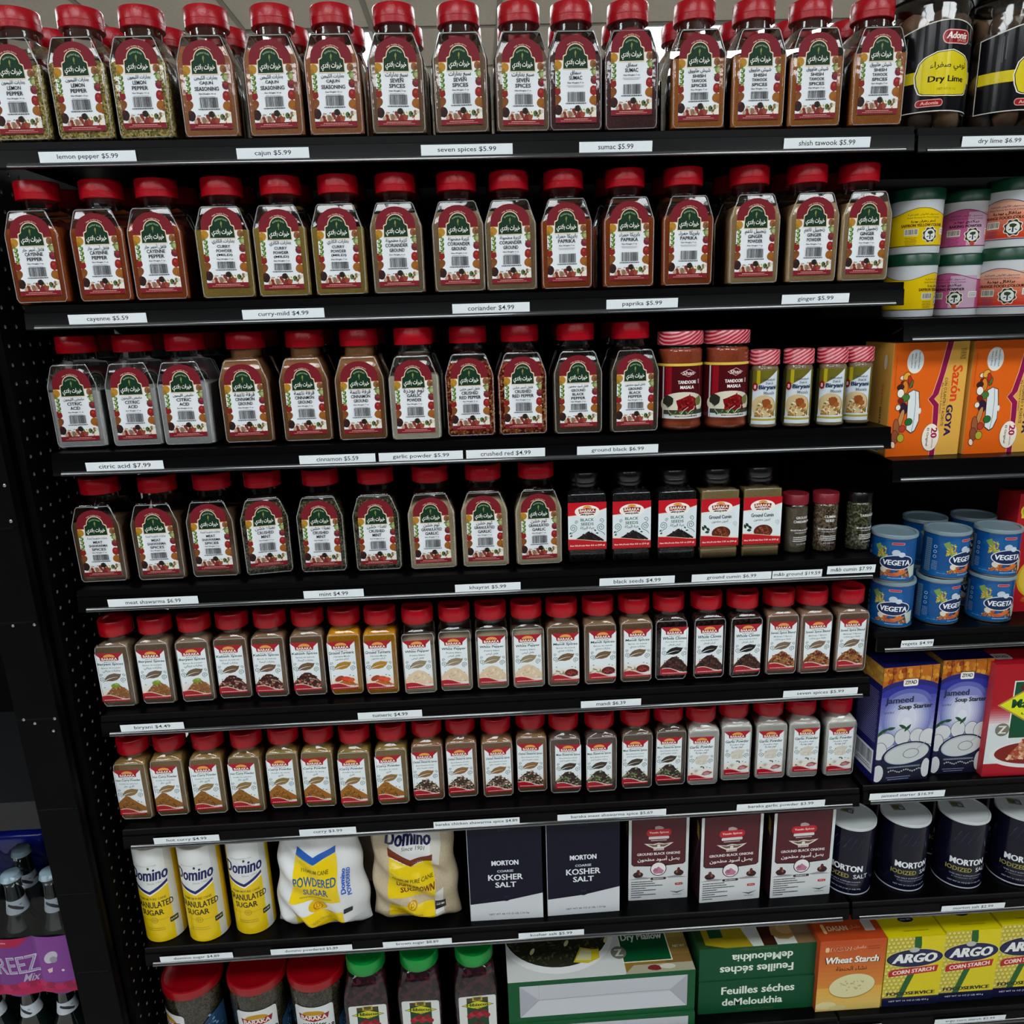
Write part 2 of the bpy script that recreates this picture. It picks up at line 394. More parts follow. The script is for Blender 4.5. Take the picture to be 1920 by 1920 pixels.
for i in range(7):
    shelf(['black metal shelf holding the lemon pepper to shish tawook jars, topmost of the main bay', 'black metal shelf holding the cayenne, curry, coriander, paprika and ginger jars',
           'black metal shelf holding the citric acid to biryani masala jars', 'black metal shelf holding the meat shawarma, mint and granulated garlic jars',
           'black metal shelf holding the biryani spice to seven spice blend jars', 'black metal shelf holding the hot curry to white garlic powder jars',
           'black metal shelf holding the sugar, kosher salt and black onion boxes'][i], SL[i][0], SL[i][1], SR[i][0], SR[i][1], group='shelves of the main bay')
B2 = [(1.1945, 1.6445), (1.1995, 1.3989), (1.2033, 1.1960), (1.2049, .9229), (1.2065, .6480), (1.2075, .4168)]
B2N = ['black metal shelf holding the dry lime jars, topmost of the right bay', 'black metal shelf holding the green-lidded food colour tubs', 'black metal shelf holding the orange and yellow seasoning boxes',
       'black metal shelf holding the stacked blue seasoning cans', 'black metal shelf holding the blue soup starter boxes', 'black metal shelf holding the dark blue salt canisters']
for i, (x, z) in enumerate(B2): shelf(B2N[i], x, z, x+1.19, z-.0062, group='shelves of the right bay')
DK = .167
for x0, x1, nm in ((-.034, 1.2005, 'black base deck under the hibiscus jars and green mallow boxes'), (1.2045, 2.4, 'black base deck under the yellow corn starch boxes')):
    t = thing('base_deck', nm, 'shelf', (x0, 0, DK)); w = x1-x0
    bm = bmesh.new(); box(bm, 0, w, 0, .355, -.012, 0, .001, 1); obj('deck_plate', mk('deck_plate', bm, BLACK), t)
    bm = bmesh.new(); A = [bm.verts.new((0, y-.0002, z)) for y, z in LIPP]; B = [bm.verts.new((w, y-.0002, z)) for y, z in LIPP]
    for i in range(len(A)-1): bm.faces.new((A[i], A[i+1], B[i+1], B[i]))
    bm.faces.new(A); bm.faces.new(B[::-1]); obj('price_channel', mk('price_channel', bm, BLACK, True, 25), t); lip_roll(t, w)
    bm = bmesh.new(); box(bm, .001, w-.001, .03, .05, -DK, -.0125); obj('kick_plate', mk('kick_plate', bm, BLACKM), t)
# frame: back panels, slotted uprights
fr = thing('shelving_frame', 'black metal gondola frame behind the spice shelves', 'shelving frame', (0, DEPTH+.03, 0))
bm = bmesh.new(); box(bm, -.036, 1.2015, 0, .006, .0, 1.70); obj('back_panel', mk('back_panel', bm, BLACKM), fr)
bm = bmesh.new(); box(bm, 1.2018, 2.42, 0, .006, .0, 1.70); obj('back_panel', mk('back_panel', bm, BLACKM), fr)
for x in (-.03, 1.188):
    bm = bmesh.new()
    box(bm, x, x+.008, -.008, 0, 0, 1.72); box(bm, x+.020, x+.028, -.008, 0, 0, 1.72)
    for k in range(33): box(bm, x+.008, x+.020, -.0075, 0, .05+k*.0508, .05+k*.0508+.02)
    obj('slotted_upright', mk('slotted_upright', bm, BLACKM, False), fr)
# pegboard end panel: true holes in the sheet, pale walls standing in for the light in them
PX, PY0, PZ0, P = -.0371, .0152, 1.4293, .0254
bm = bmesh.new(); bh = bmesh.new(); NH = 8; R = .0028
def grid_hole(cy, cz):
    h = P/2; O = [bm.verts.new((0, cy+dy*h, cz+dz*h)) for dy, dz in ((1, 0), (1, 1), (0, 1), (-1, 1), (-1, 0), (-1, -1), (0, -1), (1, -1))]
    I = [bm.verts.new((0, cy+R*math.cos(2*PI*k/NH), cz+R*math.sin(2*PI*k/NH))) for k in range(NH)]
    J = [bh.verts.new((0, cy+R*math.cos(2*PI*k/NH), cz+R*math.sin(2*PI*k/NH))) for k in range(NH)]
    K = [bh.verts.new((-.004, cy+R*math.cos(2*PI*k/NH), cz+R*math.sin(2*PI*k/NH))) for k in range(NH)]
    for k in range(NH):
        n = (k+1) % NH; bm.faces.new((O[k], O[n], I[n], I[k])); bh.faces.new((J[k], J[n], K[n], K[k]))
for j in range(-9, 53):
    for i in range(0, 13): grid_hole(PY0+i*P, PZ0-j*P)
bmesh.ops.remove_doubles(bm, verts=bm.verts[:], dist=1e-5)
pb = thing('pegboard_panel', 'black pegboard end panel with rows of round holes left of the shelves', 'pegboard', (PX, 0, 0))
obj('board', mk('board', bm, BLACKM, False), pb)
tag(obj('peg_holes', mk('peg_holes', bh, pbr('pale_hole_light', '#77746e', .8), False), pb), 'round peg holes coloured pale for the light in them', None, kind='stuff')
bm = bmesh.new(); box(bm, -.0085, .0015, PY0-.5*P-.003, PY0-.5*P, PZ0-52.5*P, PZ0+9.5*P); obj('edge_strip', mk('edge_strip', bm, BLACKM, False), pb)
bm = bmesh.new(); box(bm, -.0080, -.0045, PY0-.5*P, PY0+12.5*P, PZ0-52.5*P, PZ0+9.5*P); obj('added_backing', mk('added_backing', bm, pbr('pale_hole_backing', '#5f5e5a', .7), False), pb)  # pale sheet added behind the holes to make them look lit

# flat black post in front of the pegboard
ps = thing('rack_post', 'flat black metal post with folded slots, left of the spice shelves', 'post', (0, 0, 0))
T0, T1 = onY(-2, 820, -.035), onY(232, 1925, -.035); LB = onY(163, 1935, -.035)
top = Vector((T0.x, 0, 1.3)); dx = (T1.x-T0.x)/(T1.z-T0.z)
PM = pbr('post_enamel', '#070708', .5, .05, noise=.3, nscale=25, bump=.25)
wd = T1.x-LB.x
def px_at(z): return T1.x+dx*(z-T1.z)
zs = [1.36]+[onY(105-90*(0), y, -.035).z for y in ()]
cuts = [onY(x, y, -.035).z for x, y in ((30, 990), (45, 1167), (80, 1348), (112, 1517), (147, 1676), (180, 1822))]
zz = [1.45]+cuts+[.02]
for a, b in zip(zz, zz[1:]):
    bm = bmesh.new(); vs = []
    for z in (a-.0001, b+.0001):
        x1 = px_at(z)
        vs.append([bm.verts.new((x1-wd, -.035, z)), bm.verts.new((x1, -.035, z)), bm.verts.new((x1, -.0255, z)), bm.verts.new((x1-wd, -.0255, z))])
    for k in range(4): bm.faces.new((vs[0][k], vs[0][(k+1) % 4], vs[1][(k+1) % 4], vs[1][k]))
    bm.faces.new(vs[0]); bm.faces.new(vs[1][::-1])
    bmesh.ops.bevel(bm, geom=bm.edges[:], offset=.0009, segments=1, affect='EDGES')
    obj('post_segment', mk('post_segment', bm, PM), ps)
    if b > .03:
        x1 = px_at(b); bm = bmesh.new(); box(bm, x1-wd*.90, x1-wd*.10, -.0353, -.034, b-.0016, b+.0016); obj('slot', mk('slot', bm, BLACKM, False), ps)
        bm = bmesh.new(); box(bm, x1-wd*.86, x1-wd*.08, -.0362, -.0350, b-.0032, b-.0018, .0003, 1); obj('slot_lip', mk('slot_lip', bm, PM, False), ps)
bm = bmesh.new()
for a in (1.45, .02):
    x1 = px_at(a); 
vs = []
for z in (1.44, .02):
    x1 = px_at(z); vs.append([bm.verts.new((x1-wd+.002, -.027, z)), bm.verts.new((x1-.001, -.027, z)), bm.verts.new((x1-.001, -.0165, z)), bm.verts.new((x1-wd+.002, -.0165, z))])
for k in range(4): bm.faces.new((vs[0][k], vs[0][(k+1) % 4], vs[1][(k+1) % 4], vs[1][k]))
bm.faces.new(vs[0]); bm.faces.new(vs[1][::-1]); obj('post_core', mk('post_core', bm, BLACKM, False), ps)
SCREW = pbr('bare_screw', '#b8b8b4', .3, .5, 1)
sc = mk('screw', lathe([(0, .0022), (.0012, .0022), (.0018, .0012)], 3), SCREW)
for x, y in ((21, 977), (9, 910), (65, 1171), (25, 1173), (45, 1349), (66, 1356), (103, 1347), (101, 1370)):
    p = onY(x, y, -.0352); obj('screw', sc, ps, p, (PI/2, 0, 0))
# price tags
TAGS = [(0, 'lemon pepper $5.99', 73, 255, 292), (0, 'cajun $5.99', 443, 579, 281), (0, 'seven spices $5.99', 789, 961, 275), (0, 'sumac $5.99', 1086, 1223, 270), (0, 'shish tawook $5.99', 1470, 1632, 262),
 (1, 'cayenne $5.59', 128, 275, 596), (1, 'curry-mild $4.99', 454, 608, 586), (1, 'coriander $4.99', 848, 993, 576), (1, 'paprika $5.99', 1137, 1271, 568), (1, 'ginger $5.99', 1466, 1592, 558),
 (2, 'citric acid $7.99', 161, 307, 874), (2, 'cinnamon $5.59', 561, 704, 859), (2, 'garlic powder $5.99', 710, 868, 853), (2, 'crushed red $4.99', 874, 1022, 850), (2, 'ground black $6.99', 1082, 1234, 843),
 (3, 'meat shawarma $6.99', 202, 372, 1128), (3, 'mint $4.99', 569, 682, 1112), (3, 'khayrat $5.99', 853, 976, 1098), (3, 'black seeds $4.99', 1124, 1265, 1085), (3, 'ground cumin $6.99', 1297, 1446, 1080), (3, 'm&b ground $19.59', 1448, 1541, 1077), (3, 'm&b cumin $7.99', 1551, 1641, 1068),
 (4, 'biryani $4.49', 224, 344, 1354), (4, 'tumeric $4.99', 670, 791, 1332), (4, 'mandi $6.39', 1089, 1202, 1311), (4, 'seven spices $5.99', 1469, 1608, 1294),
 (5, 'hot curry $4.99', 286, 410, 1563), (5, 'curry $3.99', 560, 667, 1549), (5, 'baraka chicken shawarma spice $4.89', 812, 974, 1533), (5, 'baraka meat shawarma spice $5.69', 1045, 1249, 1520), (5, 'baraka garlic powder $3.99', 1382, 1547, 1501),
 (6, 'domino sugar $4.89', 298, 436, 1786), (6, 'domino powdered $5.89', 506, 660, 1773), (6, 'brown sugar $8.89', 717, 847, 1761), (6, 'kosher salt $5.99', 972, 1095, 1745),
 (10, 'dry lime $6.99', 1804, 1945, 262), (13, 'vegeta $4.99', 1690, 1750, 1203), (14, 'jameed starter $16.99', 1633, 1774, 1467), (15, 'morton salt $2.99', 1767, 1885, 1690),
 (16, 'dasan wheat starch $2.79', 1507, 1654, 1908), (17, 'argo corn starch $2.99', 1755, 1887, 1897)]
TL = {'khayrat $5.99': 'garlic tag priced $5.99 under the granulated garlic jars', 'm&b ground $19.59': 'narrow tag priced $19.59 under the ground cardamom bottle', 'm&b cumin $7.99': 'narrow tag priced $7.99 set higher, under the tarragon bottle',
 'baraka chicken shawarma spice $4.89': 'tag reading chicken shawarma spice $4.89', 'baraka meat shawarma spice $5.69': 'tag reading meat shawarma spice $5.69', 'baraka garlic powder $3.99': 'tag priced $3.99 under the white garlic powder jars',
 'domino sugar $4.89': 'tag priced $4.89 under the granulated sugar canisters', 'domino powdered $5.89': 'tag priced $5.89 under the powdered sugar bag', 'vegeta $4.99': 'short tag priced $4.99 under the blue seasoning cans',
 'morton salt $2.99': 'tag priced $2.99 under the dark blue salt canisters', 'dasan wheat starch $2.79': 'tag priced $2.79 under the orange wheat starch box', 'argo corn starch $2.99': 'tag priced $2.99 under the corn starch boxes', 'jameed starter $16.99': 'tag priced $16.99 under the blue soup starter boxes'}
SH = [(SL[i], SR[i]) for i in range(7)]
seen7 = 0
for row, txt, x0, x1, yc in TAGS:
    Y = -.0062
    a, b = onY(x0, yc+(x1-x0)*.004, Y), onY(x1, yc, Y); w = b.x-a.x; xc = (a.x+b.x)/2
    if row < 7:
        (xl, zl), (xr, zr) = SH[row]
    elif row < 16: xl, zl = B2[row-10]; xr, zr = xl+1.19, zl-.0062
    else: xl, zl, xr, zr = 0, DK, 1, DK
    tl = (zr-zl)/(xr-xl); zsurf = zl+tl*(xc-xl)
    dz = -.0195
    if txt == 'm&b cumin $7.99': dz = -.0155
    if txt.startswith('jameed'): dz = -.0175
    A = Art(); wm = w*1000; A.rect(-wm/2, wm/2, -6.6, 6.6, '#e6edf2'); n = len(txt)
    A.text(txt, 0, 0, w=min(wm*.95, n*4.2), h=7.2, c='#1b1e22', bold=.008)
    me = A.build('price_tag', PAPER if False else INK)
    t = obj('price_tag', me, None, (xc, -.0062, zsurf+dz), (math.atan2(.0015, .0155)*1.0, -math.atan(tl), 0))
    if row == 4 and txt.startswith('seven'): lab = 'tag reading seven spices $5.99 below the cinnamon-brown spice blend jars'
    elif txt.startswith('seven'): lab = 'tag reading seven spices $5.99 on the top shelf edge'
    else: lab = TL.get(txt, 'tag reading '+txt+' on the shelf edge')
    tag(t, 'white paper '+lab, 'price tag', 'price tags on the shelf edges')
# ================================================================== products
def inset_rings(tab, ins, z0, z1, cfn):
    zs = sorted({z0, z1} | {t[0] for t in tab if z0 < t[0] < z1})
    return [(z, cfn(interp(tab, z), ins)) for z in zs]
# jar tables: (z, half width, half depth, corner radius, roundness 0..1)
def ringof(v, ins=0):
    hw, hd, r, k = v; A = rrect(hw-ins, hd-ins, max(.002, r-ins)); B = circ((hw+hd)/2-ins)
    return [(lerp(a[0], b[0], k), lerp(a[1], b[1], k)) for a, b in zip(A, B)]
JARS = {
 'large': dict(tab=[(0, .029, .028, .006, 0), (.0012, .0325, .031, .006, 0), (.005, .0358, .034, .006, 0), (.050, .0361, .0342, .006, 0), (.0885, .0359, .034, .0045, 0), (.0905, .0352, .0339, .004, 0), (.1180, .0252, .0332, .0035, 0), (.1205, .0240, .0318, .004, 0), (.1220, .0232, .0260, .01, .4), (.1235, .0225, .0225, .011, 1), (.139, .0221, .0221, .011, 1)],
               cap=[(.1340, .0266), (.1347, .0273), (.1420, .02735), (.1423, .0271), (.1426, .02735), (.1560, .0272), (.1574, .0263), (.1577, .020), (.1570, .018)], face=.0343, top=.137),
 'small': dict(tab=[(0, .0215, .0215, .006, 0), (.0012, .0237, .0235, .006, 0), (.005, .0262, .0258, .006, 0), (.050, .0266, .0262, .006, 0), (.1015, .0264, .0260, .005, 0), (.1040, .0252, .0254, .005, 0), (.110, .0222, .0228, .009, .5), (.112, .0212, .0212, .01, 1), (.124, .0210, .0210, .01, 1)],
               cap=[(.1180, .0242), (.1190, .0249), (.1400, .0247), (.1415, .0238), (.1418, .0190), (.1410, .0180)], face=.0263, top=.122),
 'square': dict(tab=[(0, .0260, .0260, .004, 0), (.0012, .0280, .0280, .004, 0), (.004, .0293, .0293, .004, 0), (.0165, .0295, .0295, .004, 0), (.0175, .0286, .0286, .004, 0), (.0195, .0286, .0286, .004, 0), (.0205, .0295, .0295, .004, 0), (.1065, .0295, .0295, .0035, 0), (.1090, .0286, .0286, .004, 0), (.1125, .0245, .0245, .008, .5), (.1135, .0215, .0215, .009, 1), (.122, .0213, .0213, .009, 1)],
               cap=[(.1180, .0230), (.1190, .0237), (.1250, .0237), (.1256, .0234), (.1262, .0237), (.1385, .0235), (.1400, .0226), (.1403, .0190), (.1395, .018)], face=.0296, top=.120)}
_mc = {}
m, nt, out = newmat('edge_highlight_plastic'); _t = nt.nodes.new('ShaderNodeBsdfTransparent'); _p = nt.nodes.new('ShaderNodeBsdfPrincipled'); _x = nt.nodes.new('ShaderNodeMixShader'); _x.inputs[0].default_value = .38
_p.inputs['Base Color'].default_value = (.62, .64, .65, 1); _p.inputs['Roughness'].default_value = .12; _p.inputs['Specular IOR Level'].default_value = 1
nt.links.new(_t.outputs[0], _x.inputs[1]); nt.links.new(_p.outputs[0], _x.inputs[2]); nt.links.new(_x.outputs[0], out.inputs[0]); EDGE = m  # raised panel edge, its bright highlight put into a pale colour
RIM = {'large': [(-.0300, .0045), (-.0328, .009), (-.0334, .088), (-.0329, .0915), (-.0245, .1160), (-.0222, .1185), (.0222, .1185), (.0245, .1160), (.0329, .0915), (.0334, .088), (.0328, .009), (.0300, .0045)],
       'small': [(-.0205, .0045), (-.0238, .009), (-.0243, .098), (-.0232, .1025), (-.0200, .1038), (.0200, .1038), (.0232, .1025), (.0243, .098), (.0238, .009), (.0205, .0045)],
       'square': [(-.0240, .1082), (.0240, .1082)]}
def rim(bm, kind):
    P = RIM[kind]; y = -JARS[kind]['face']+(.0002 if kind != 'square' else .0008); closed = kind != 'square'; r = .00055; rings = []; n = len(P)
    for i, (x, z) in enumerate(P):
        a, b = P[(i-1) % n] if closed or i else P[i], P[(i+1) % n] if closed or i < n-1 else P[i]
        dx, dz = b[0]-a[0], b[1]-a[1]; l = math.hypot(dx, dz) or 1; nx, nz = -dz/l, dx/l
        rings.append([bm.verts.new((x+nx*r*math.cos(q), y+r*math.sin(q), z+nz*r*math.cos(q))) for q in (0, PI/3, 2*PI/3, PI, 4*PI/3, 5*PI/3)])
    for i in range(n if closed else n-1):
        A, B = rings[i], rings[(i+1) % n]
        for k in range(6): bm.faces.new((A[k], A[(k+1) % 6], B[(k+1) % 6], B[k])).material_index = 1
def shell_mesh(kind):
    if kind not in _mc:
        bm = bmesh.new(); rim(bm, kind); loft(bm, [(z, ringof((a, b, c, d))) for z, a, b, c, d in JARS[kind]['tab']], True, False); _mc[kind] = mk('jar_body', bm, [SHELL, EDGE], True, 28)
    return _mc[kind]
def fill_mesh(kind, mat, fill):
    k = (kind, mat.name, round(fill, 3))
    if k not in _mc:
        tab = JARS[kind]['tab']; bm = bmesh.new(); r = random.Random(int(fill*1e5))
        L = loft(bm, inset_rings(tab, .0009, .0015, fill, lambda v, i: ringof(v, i)), True, True)
        for v in L[-1]: v.co.z += r.uniform(-.0016, .0016)
        _mc[k] = mk('contents', bm, mat, True, 35)
    return _mc[k]
def cap_mesh(kind, mat):
    k = (kind, 'cap', mat.name)
    if k not in _mc:
        pr = JARS[kind]['cap']; n = 12; bm = bmesh.new(); rings = []
        for z, r in pr:
            C = []
            for i in range(4*n): a = 2*PI*i/(4*n); C.append((r*math.cos(a), r*math.sin(a)))
            rings.append((z, C))
        loft(bm, rings, True, True)
        if kind == 'large':                                     # fine ribs round the grip
            for i in range(4*n):
                pass
        _mc[k] = mk('cap', bm, mat, True, 40)
    return _mc[k]
GRAIN = {
 'lemon': grainmat('lemon_pepper_grains', '#8d7a42', '#c2ad6c', 520, True, '#5a5527'), 'cajun': grainmat('cajun_powder', '#8f5535', '#a8704a', 900),
 'seven': grainmat('seven_spice_powder', '#6b5440', '#84694f', 900), 'sumac': grainmat('sumac_powder', '#3c2628', '#5a3a38', 900),
 'shish': grainmat('tawook_powder', '#96561f', '#b8733a', 900), 'cayenne': grainmat('cayenne_powder', '#8a3b17', '#a65325', 900),
 'curry': grainmat('curry_powder', '#8d7433', '#a68a45', 900), 'coriander': grainmat('coriander_powder', '#7b6548', '#97805f', 900),
 'paprika': grainmat('paprika_powder', '#8b3a12', '#a95423', 900), 'ginger': grainmat('ginger_powder', '#a3845a', '#bb9c70', 900),
 'citric': grainmat('citric_crystals', '#b9bcba', '#e0e2df', 1100), 'cinnamon': grainmat('cinnamon_powder', '#7f5431', '#9a6b42', 900),
 'garlic': grainmat('garlic_powder', '#c9bd9f', '#e3d9bf', 900), 'crushed': grainmat('crushed_red_pepper', '#6a1a10', '#a8502a', 380, True, '#d0a060'),
 'bpepper': grainmat('black_pepper_powder', '#453a2e', '#665643', 800), 'meat': grainmat('meat_spice_powder', '#5b4430', '#77593f', 900),
 'mint': grainmat('crushed_mint', '#3c3a28', '#6a6142', 450, True, '#2a2a1c'), 'ggarlic': grainmat('granulated_garlic', '#b5a27d', '#d2c09b', 700),
 'bseed': grainmat('black_seeds', '#0b0b0d', '#1d1c1e', 450, True, '#141214'), 'cumin': grainmat('cumin_powder', '#7a6740', '#947f54', 900),
 'biryani': grainmat('biryani_powder', '#75604a', '#8d7760', 750), 'kabseh': grainmat('kabseh_powder', '#74583f', '#8b6e55', 800), 'turmeric': grainmat('turmeric_powder', '#b7770c', '#cf9018', 900),
 'wpepper': grainmat('white_pepper_powder', '#8b8069', '#a99c83', 800), 'mandi': grainmat('mandi_powder', '#75583f', '#8e7053', 850), 'cloves': grainmat('whole_cloves', '#1c1110', '#38241d', 260, True, '#0f0a0a'),
 'blend': grainmat('spice_blend_powder', '#7a5d47', '#927460', 850), 'hcurry': grainmat('hot_curry_powder', '#7f6231', '#9a7b45', 750), 'currym': grainmat('yellow_curry_powder', '#846c34', '#9c8245', 800),
 'chicken': grainmat('chicken_spice_powder', '#7c5632', '#97704a', 850), 'beef': grainmat('beef_spice_powder', '#57463a', '#6f5b4c', 850), 'gpowder': grainmat('white_garlic_powder', '#cfcab8', '#e8e4d4', 900),
 'cardamom': grainmat('cardamom_powder', '#5d5443', '#776c57', 700), 'cseed': grainmat('cumin_seeds', '#5b4c38', '#83705a', 420, True, '#3b3126'), 'tarragon': grainmat('tarragon_leaves', '#3c3e28', '#6f6f4e', 420, True, '#24261a'),
 'hibiscus': grainmat('hibiscus_petals', '#2a0d16', '#4a1c26', 130, True, '#1a0a10'), 'herb': grainmat('dried_herb', '#3e3726', '#5a5038', 420, True, '#2a2519')}

MAR, CRM = '#741522', '#e8d3b4'
def arch_label(ar, lines, w2='Net Weight: 7 oz', dy=0, fine=2, tag2=True, bc=0):
    a = Art(clip=(-28, 28, 0, 200)); W = 28
    arch = [(-28, 0), (28, 0), (27.3, 78)]+[(27.3*math.cos(t*PI/18), 78+21.5*math.sin(t*PI/18)) for t in range(1, 18)]+[(-27.3, 78)]
    a.poly(arch, '#e3e7ec')
    a.poly([(-27.6, 72), (27.6, 72), (27.3, 78)]+[(27.3*math.cos(t*PI/18), 78+21.5*math.sin(t*PI/18)) for t in range(1, 18)]+[(-27.3, 78)], MAR)
    a.rect(-27.6, 27.6, 71.2, 72, '#c98a3c')
    # fruit borders
    L = [('#b07f22', -24, 66, 5.5), ('#9c6c1c', -27, 62, 3.5), ('#831a1a', -25.5, 37, 5.2), ('#7a4419', -25, 27.5, 5), ('#7b4a1e', -27, 24, 4), ('#2b1512', -24.5, 15, 6), ('#4a1716', -26, 19, 2)]
    for c, x, y, r in L: a.blob(x, y, r, c, n=14, jit=.06)
    for k in range(11): a.leaf(-24.5+(k % 3)*1.2, 60-k*1.9, 6, 2.6, ('#5f7a34', '#86a04e', '#456326')[k % 3], rot=(-.5, .5, 1.2)[k % 3])
    R = [('#8a5a34', 24, 67, 4.6), ('#6f4526', 25.5, 66, 2.6), ('#7d8a48', 26, 58, 4.6), ('#a3ab74', 26.4, 58, 2.6), ('#6a1f2c', 25, 49, 5), ('#8e2a37', 25.5, 51, 2.5), ('#881b1a', 25, 37, 5.8), ('#a83c30', 24, 39, 1.8), ('#945c1c', 24, 26, 5.6), ('#8e4d1c', 27, 22, 3)]
    for c, x, y, r in R: a.blob(x, y, r, c, n=14, jit=.06)
    a.leaf(22, 61, 6, 2.6, '#4f6d2b', .6); a.leaf(22.5, 52, 5, 2, '#3e5a24', -.4)
    # bottom still life
    r = random.Random(4)
    for k in range(46): a.blob(r.uniform(-20, 27), r.uniform(6.5, 14+2.5*math.sin(k)), r.uniform(1.2, 2.8), r.choice(['#d8c8a8', '#c9a98a', '#8d6a50', '#efe4cf', '#7a2a22', '#6b7a3c', '#b4977a']), n=7, dk=.4)
    a.blob(-8, 9.5, 3.6, '#8c6a58', n=12); a.blob(4, 9, 4, '#7b2a24', n=12); a.blob(9, 9.5, 3, '#94402f', n=12); a.blob(2.4, 16.5, 4.3, '#241512', 3.8, n=14, jit=.06)
    a.blob(16.5, 13.5, 3.2, '#55652e', n=9); a.blob(18, 14, 1.4, '#1f2413', n=7); a.blob(24, 9, 3.4, '#eadfcb', n=10)
    for k in range(6): a.leaf(-13+k*6, 15+(k*5 % 4), 3, 1, '#4b5a2a', .5*k)
    a.rect(-28, 28, 0, 6.4, '#7a1523'); a.lines(-17, 17, 3.8, 1, 1, .6, '#e3b9a5', .1); a.lines(-22, 22, 1.9, 1, 1, .6, '#d59a8c', .1)
    # badge
    def badge(e, c):
        P = [(-16.5-e, 62-e), (16.5+e, 62-e), (15.8+e, 75.5+e), (13+e, 77+e)]+[((11.8+e)*math.cos(PI*t/14), 78+(11.2+e)*math.sin(PI*t/14)) for t in range(15)]+[(-13-e, 77+e), (-15.8-e, 75.5+e)]
        a.poly(P, c)
    badge(1.1, '#e3cfae'); badge(0, '#0a2f1b')
    a.text('KHAYRAT BLADI', 0, 85.2, w=17, h=1.9, c='#9fb48a', bold=.02, arc=13, res=1)
    a.text('High Quality Spices', 0, 91.6, w=23, h=1.8, c='#e7b7ac', bold=.03, arc=18, res=1)
    a.leaf(0, 79.5, 6, 2.6, '#7d8a3e', PI/2); a.stroke([(0, 74.5), (0, 78)], .5, '#a8975a')
    a.ar('خيرات بلادي', 0, 68.2, w=27.5, h=9.5, c='#f1efe4', bold=.025)
    a.ar(ar, 0, 57.3+dy, w=min(30, 3.6*len(ar)), c='#2b2d33', bold=.018)
    y = 51.5; n = len(lines); hh = 4.1 if n < 3 else 3.4
    for k, t in enumerate(lines): a.text(t, 0, y-k*(hh+2.0)+dy, w=min(32, len(t)*3.5), h=hh*1.08, c='#15161a', bold=.03)
    y2 = y-n*(hh+2.0)+dy
    a.text(w2, 0, y2+.3, w=22, h=2.3, c='#25282e', bold=.03, res=1)
    if fine: a.lines(-12, 12, y2-3, fine, 1.5, .45, '#7b808a')
    a.barcode(-11.5, 12.5, 24, 34.5+(1 if n < 3 else -2)); a.lines(-14, 14, 21.8, 1, 1, 1.1, '#4a4e55', 0)
    return a.build('front_label', INK)
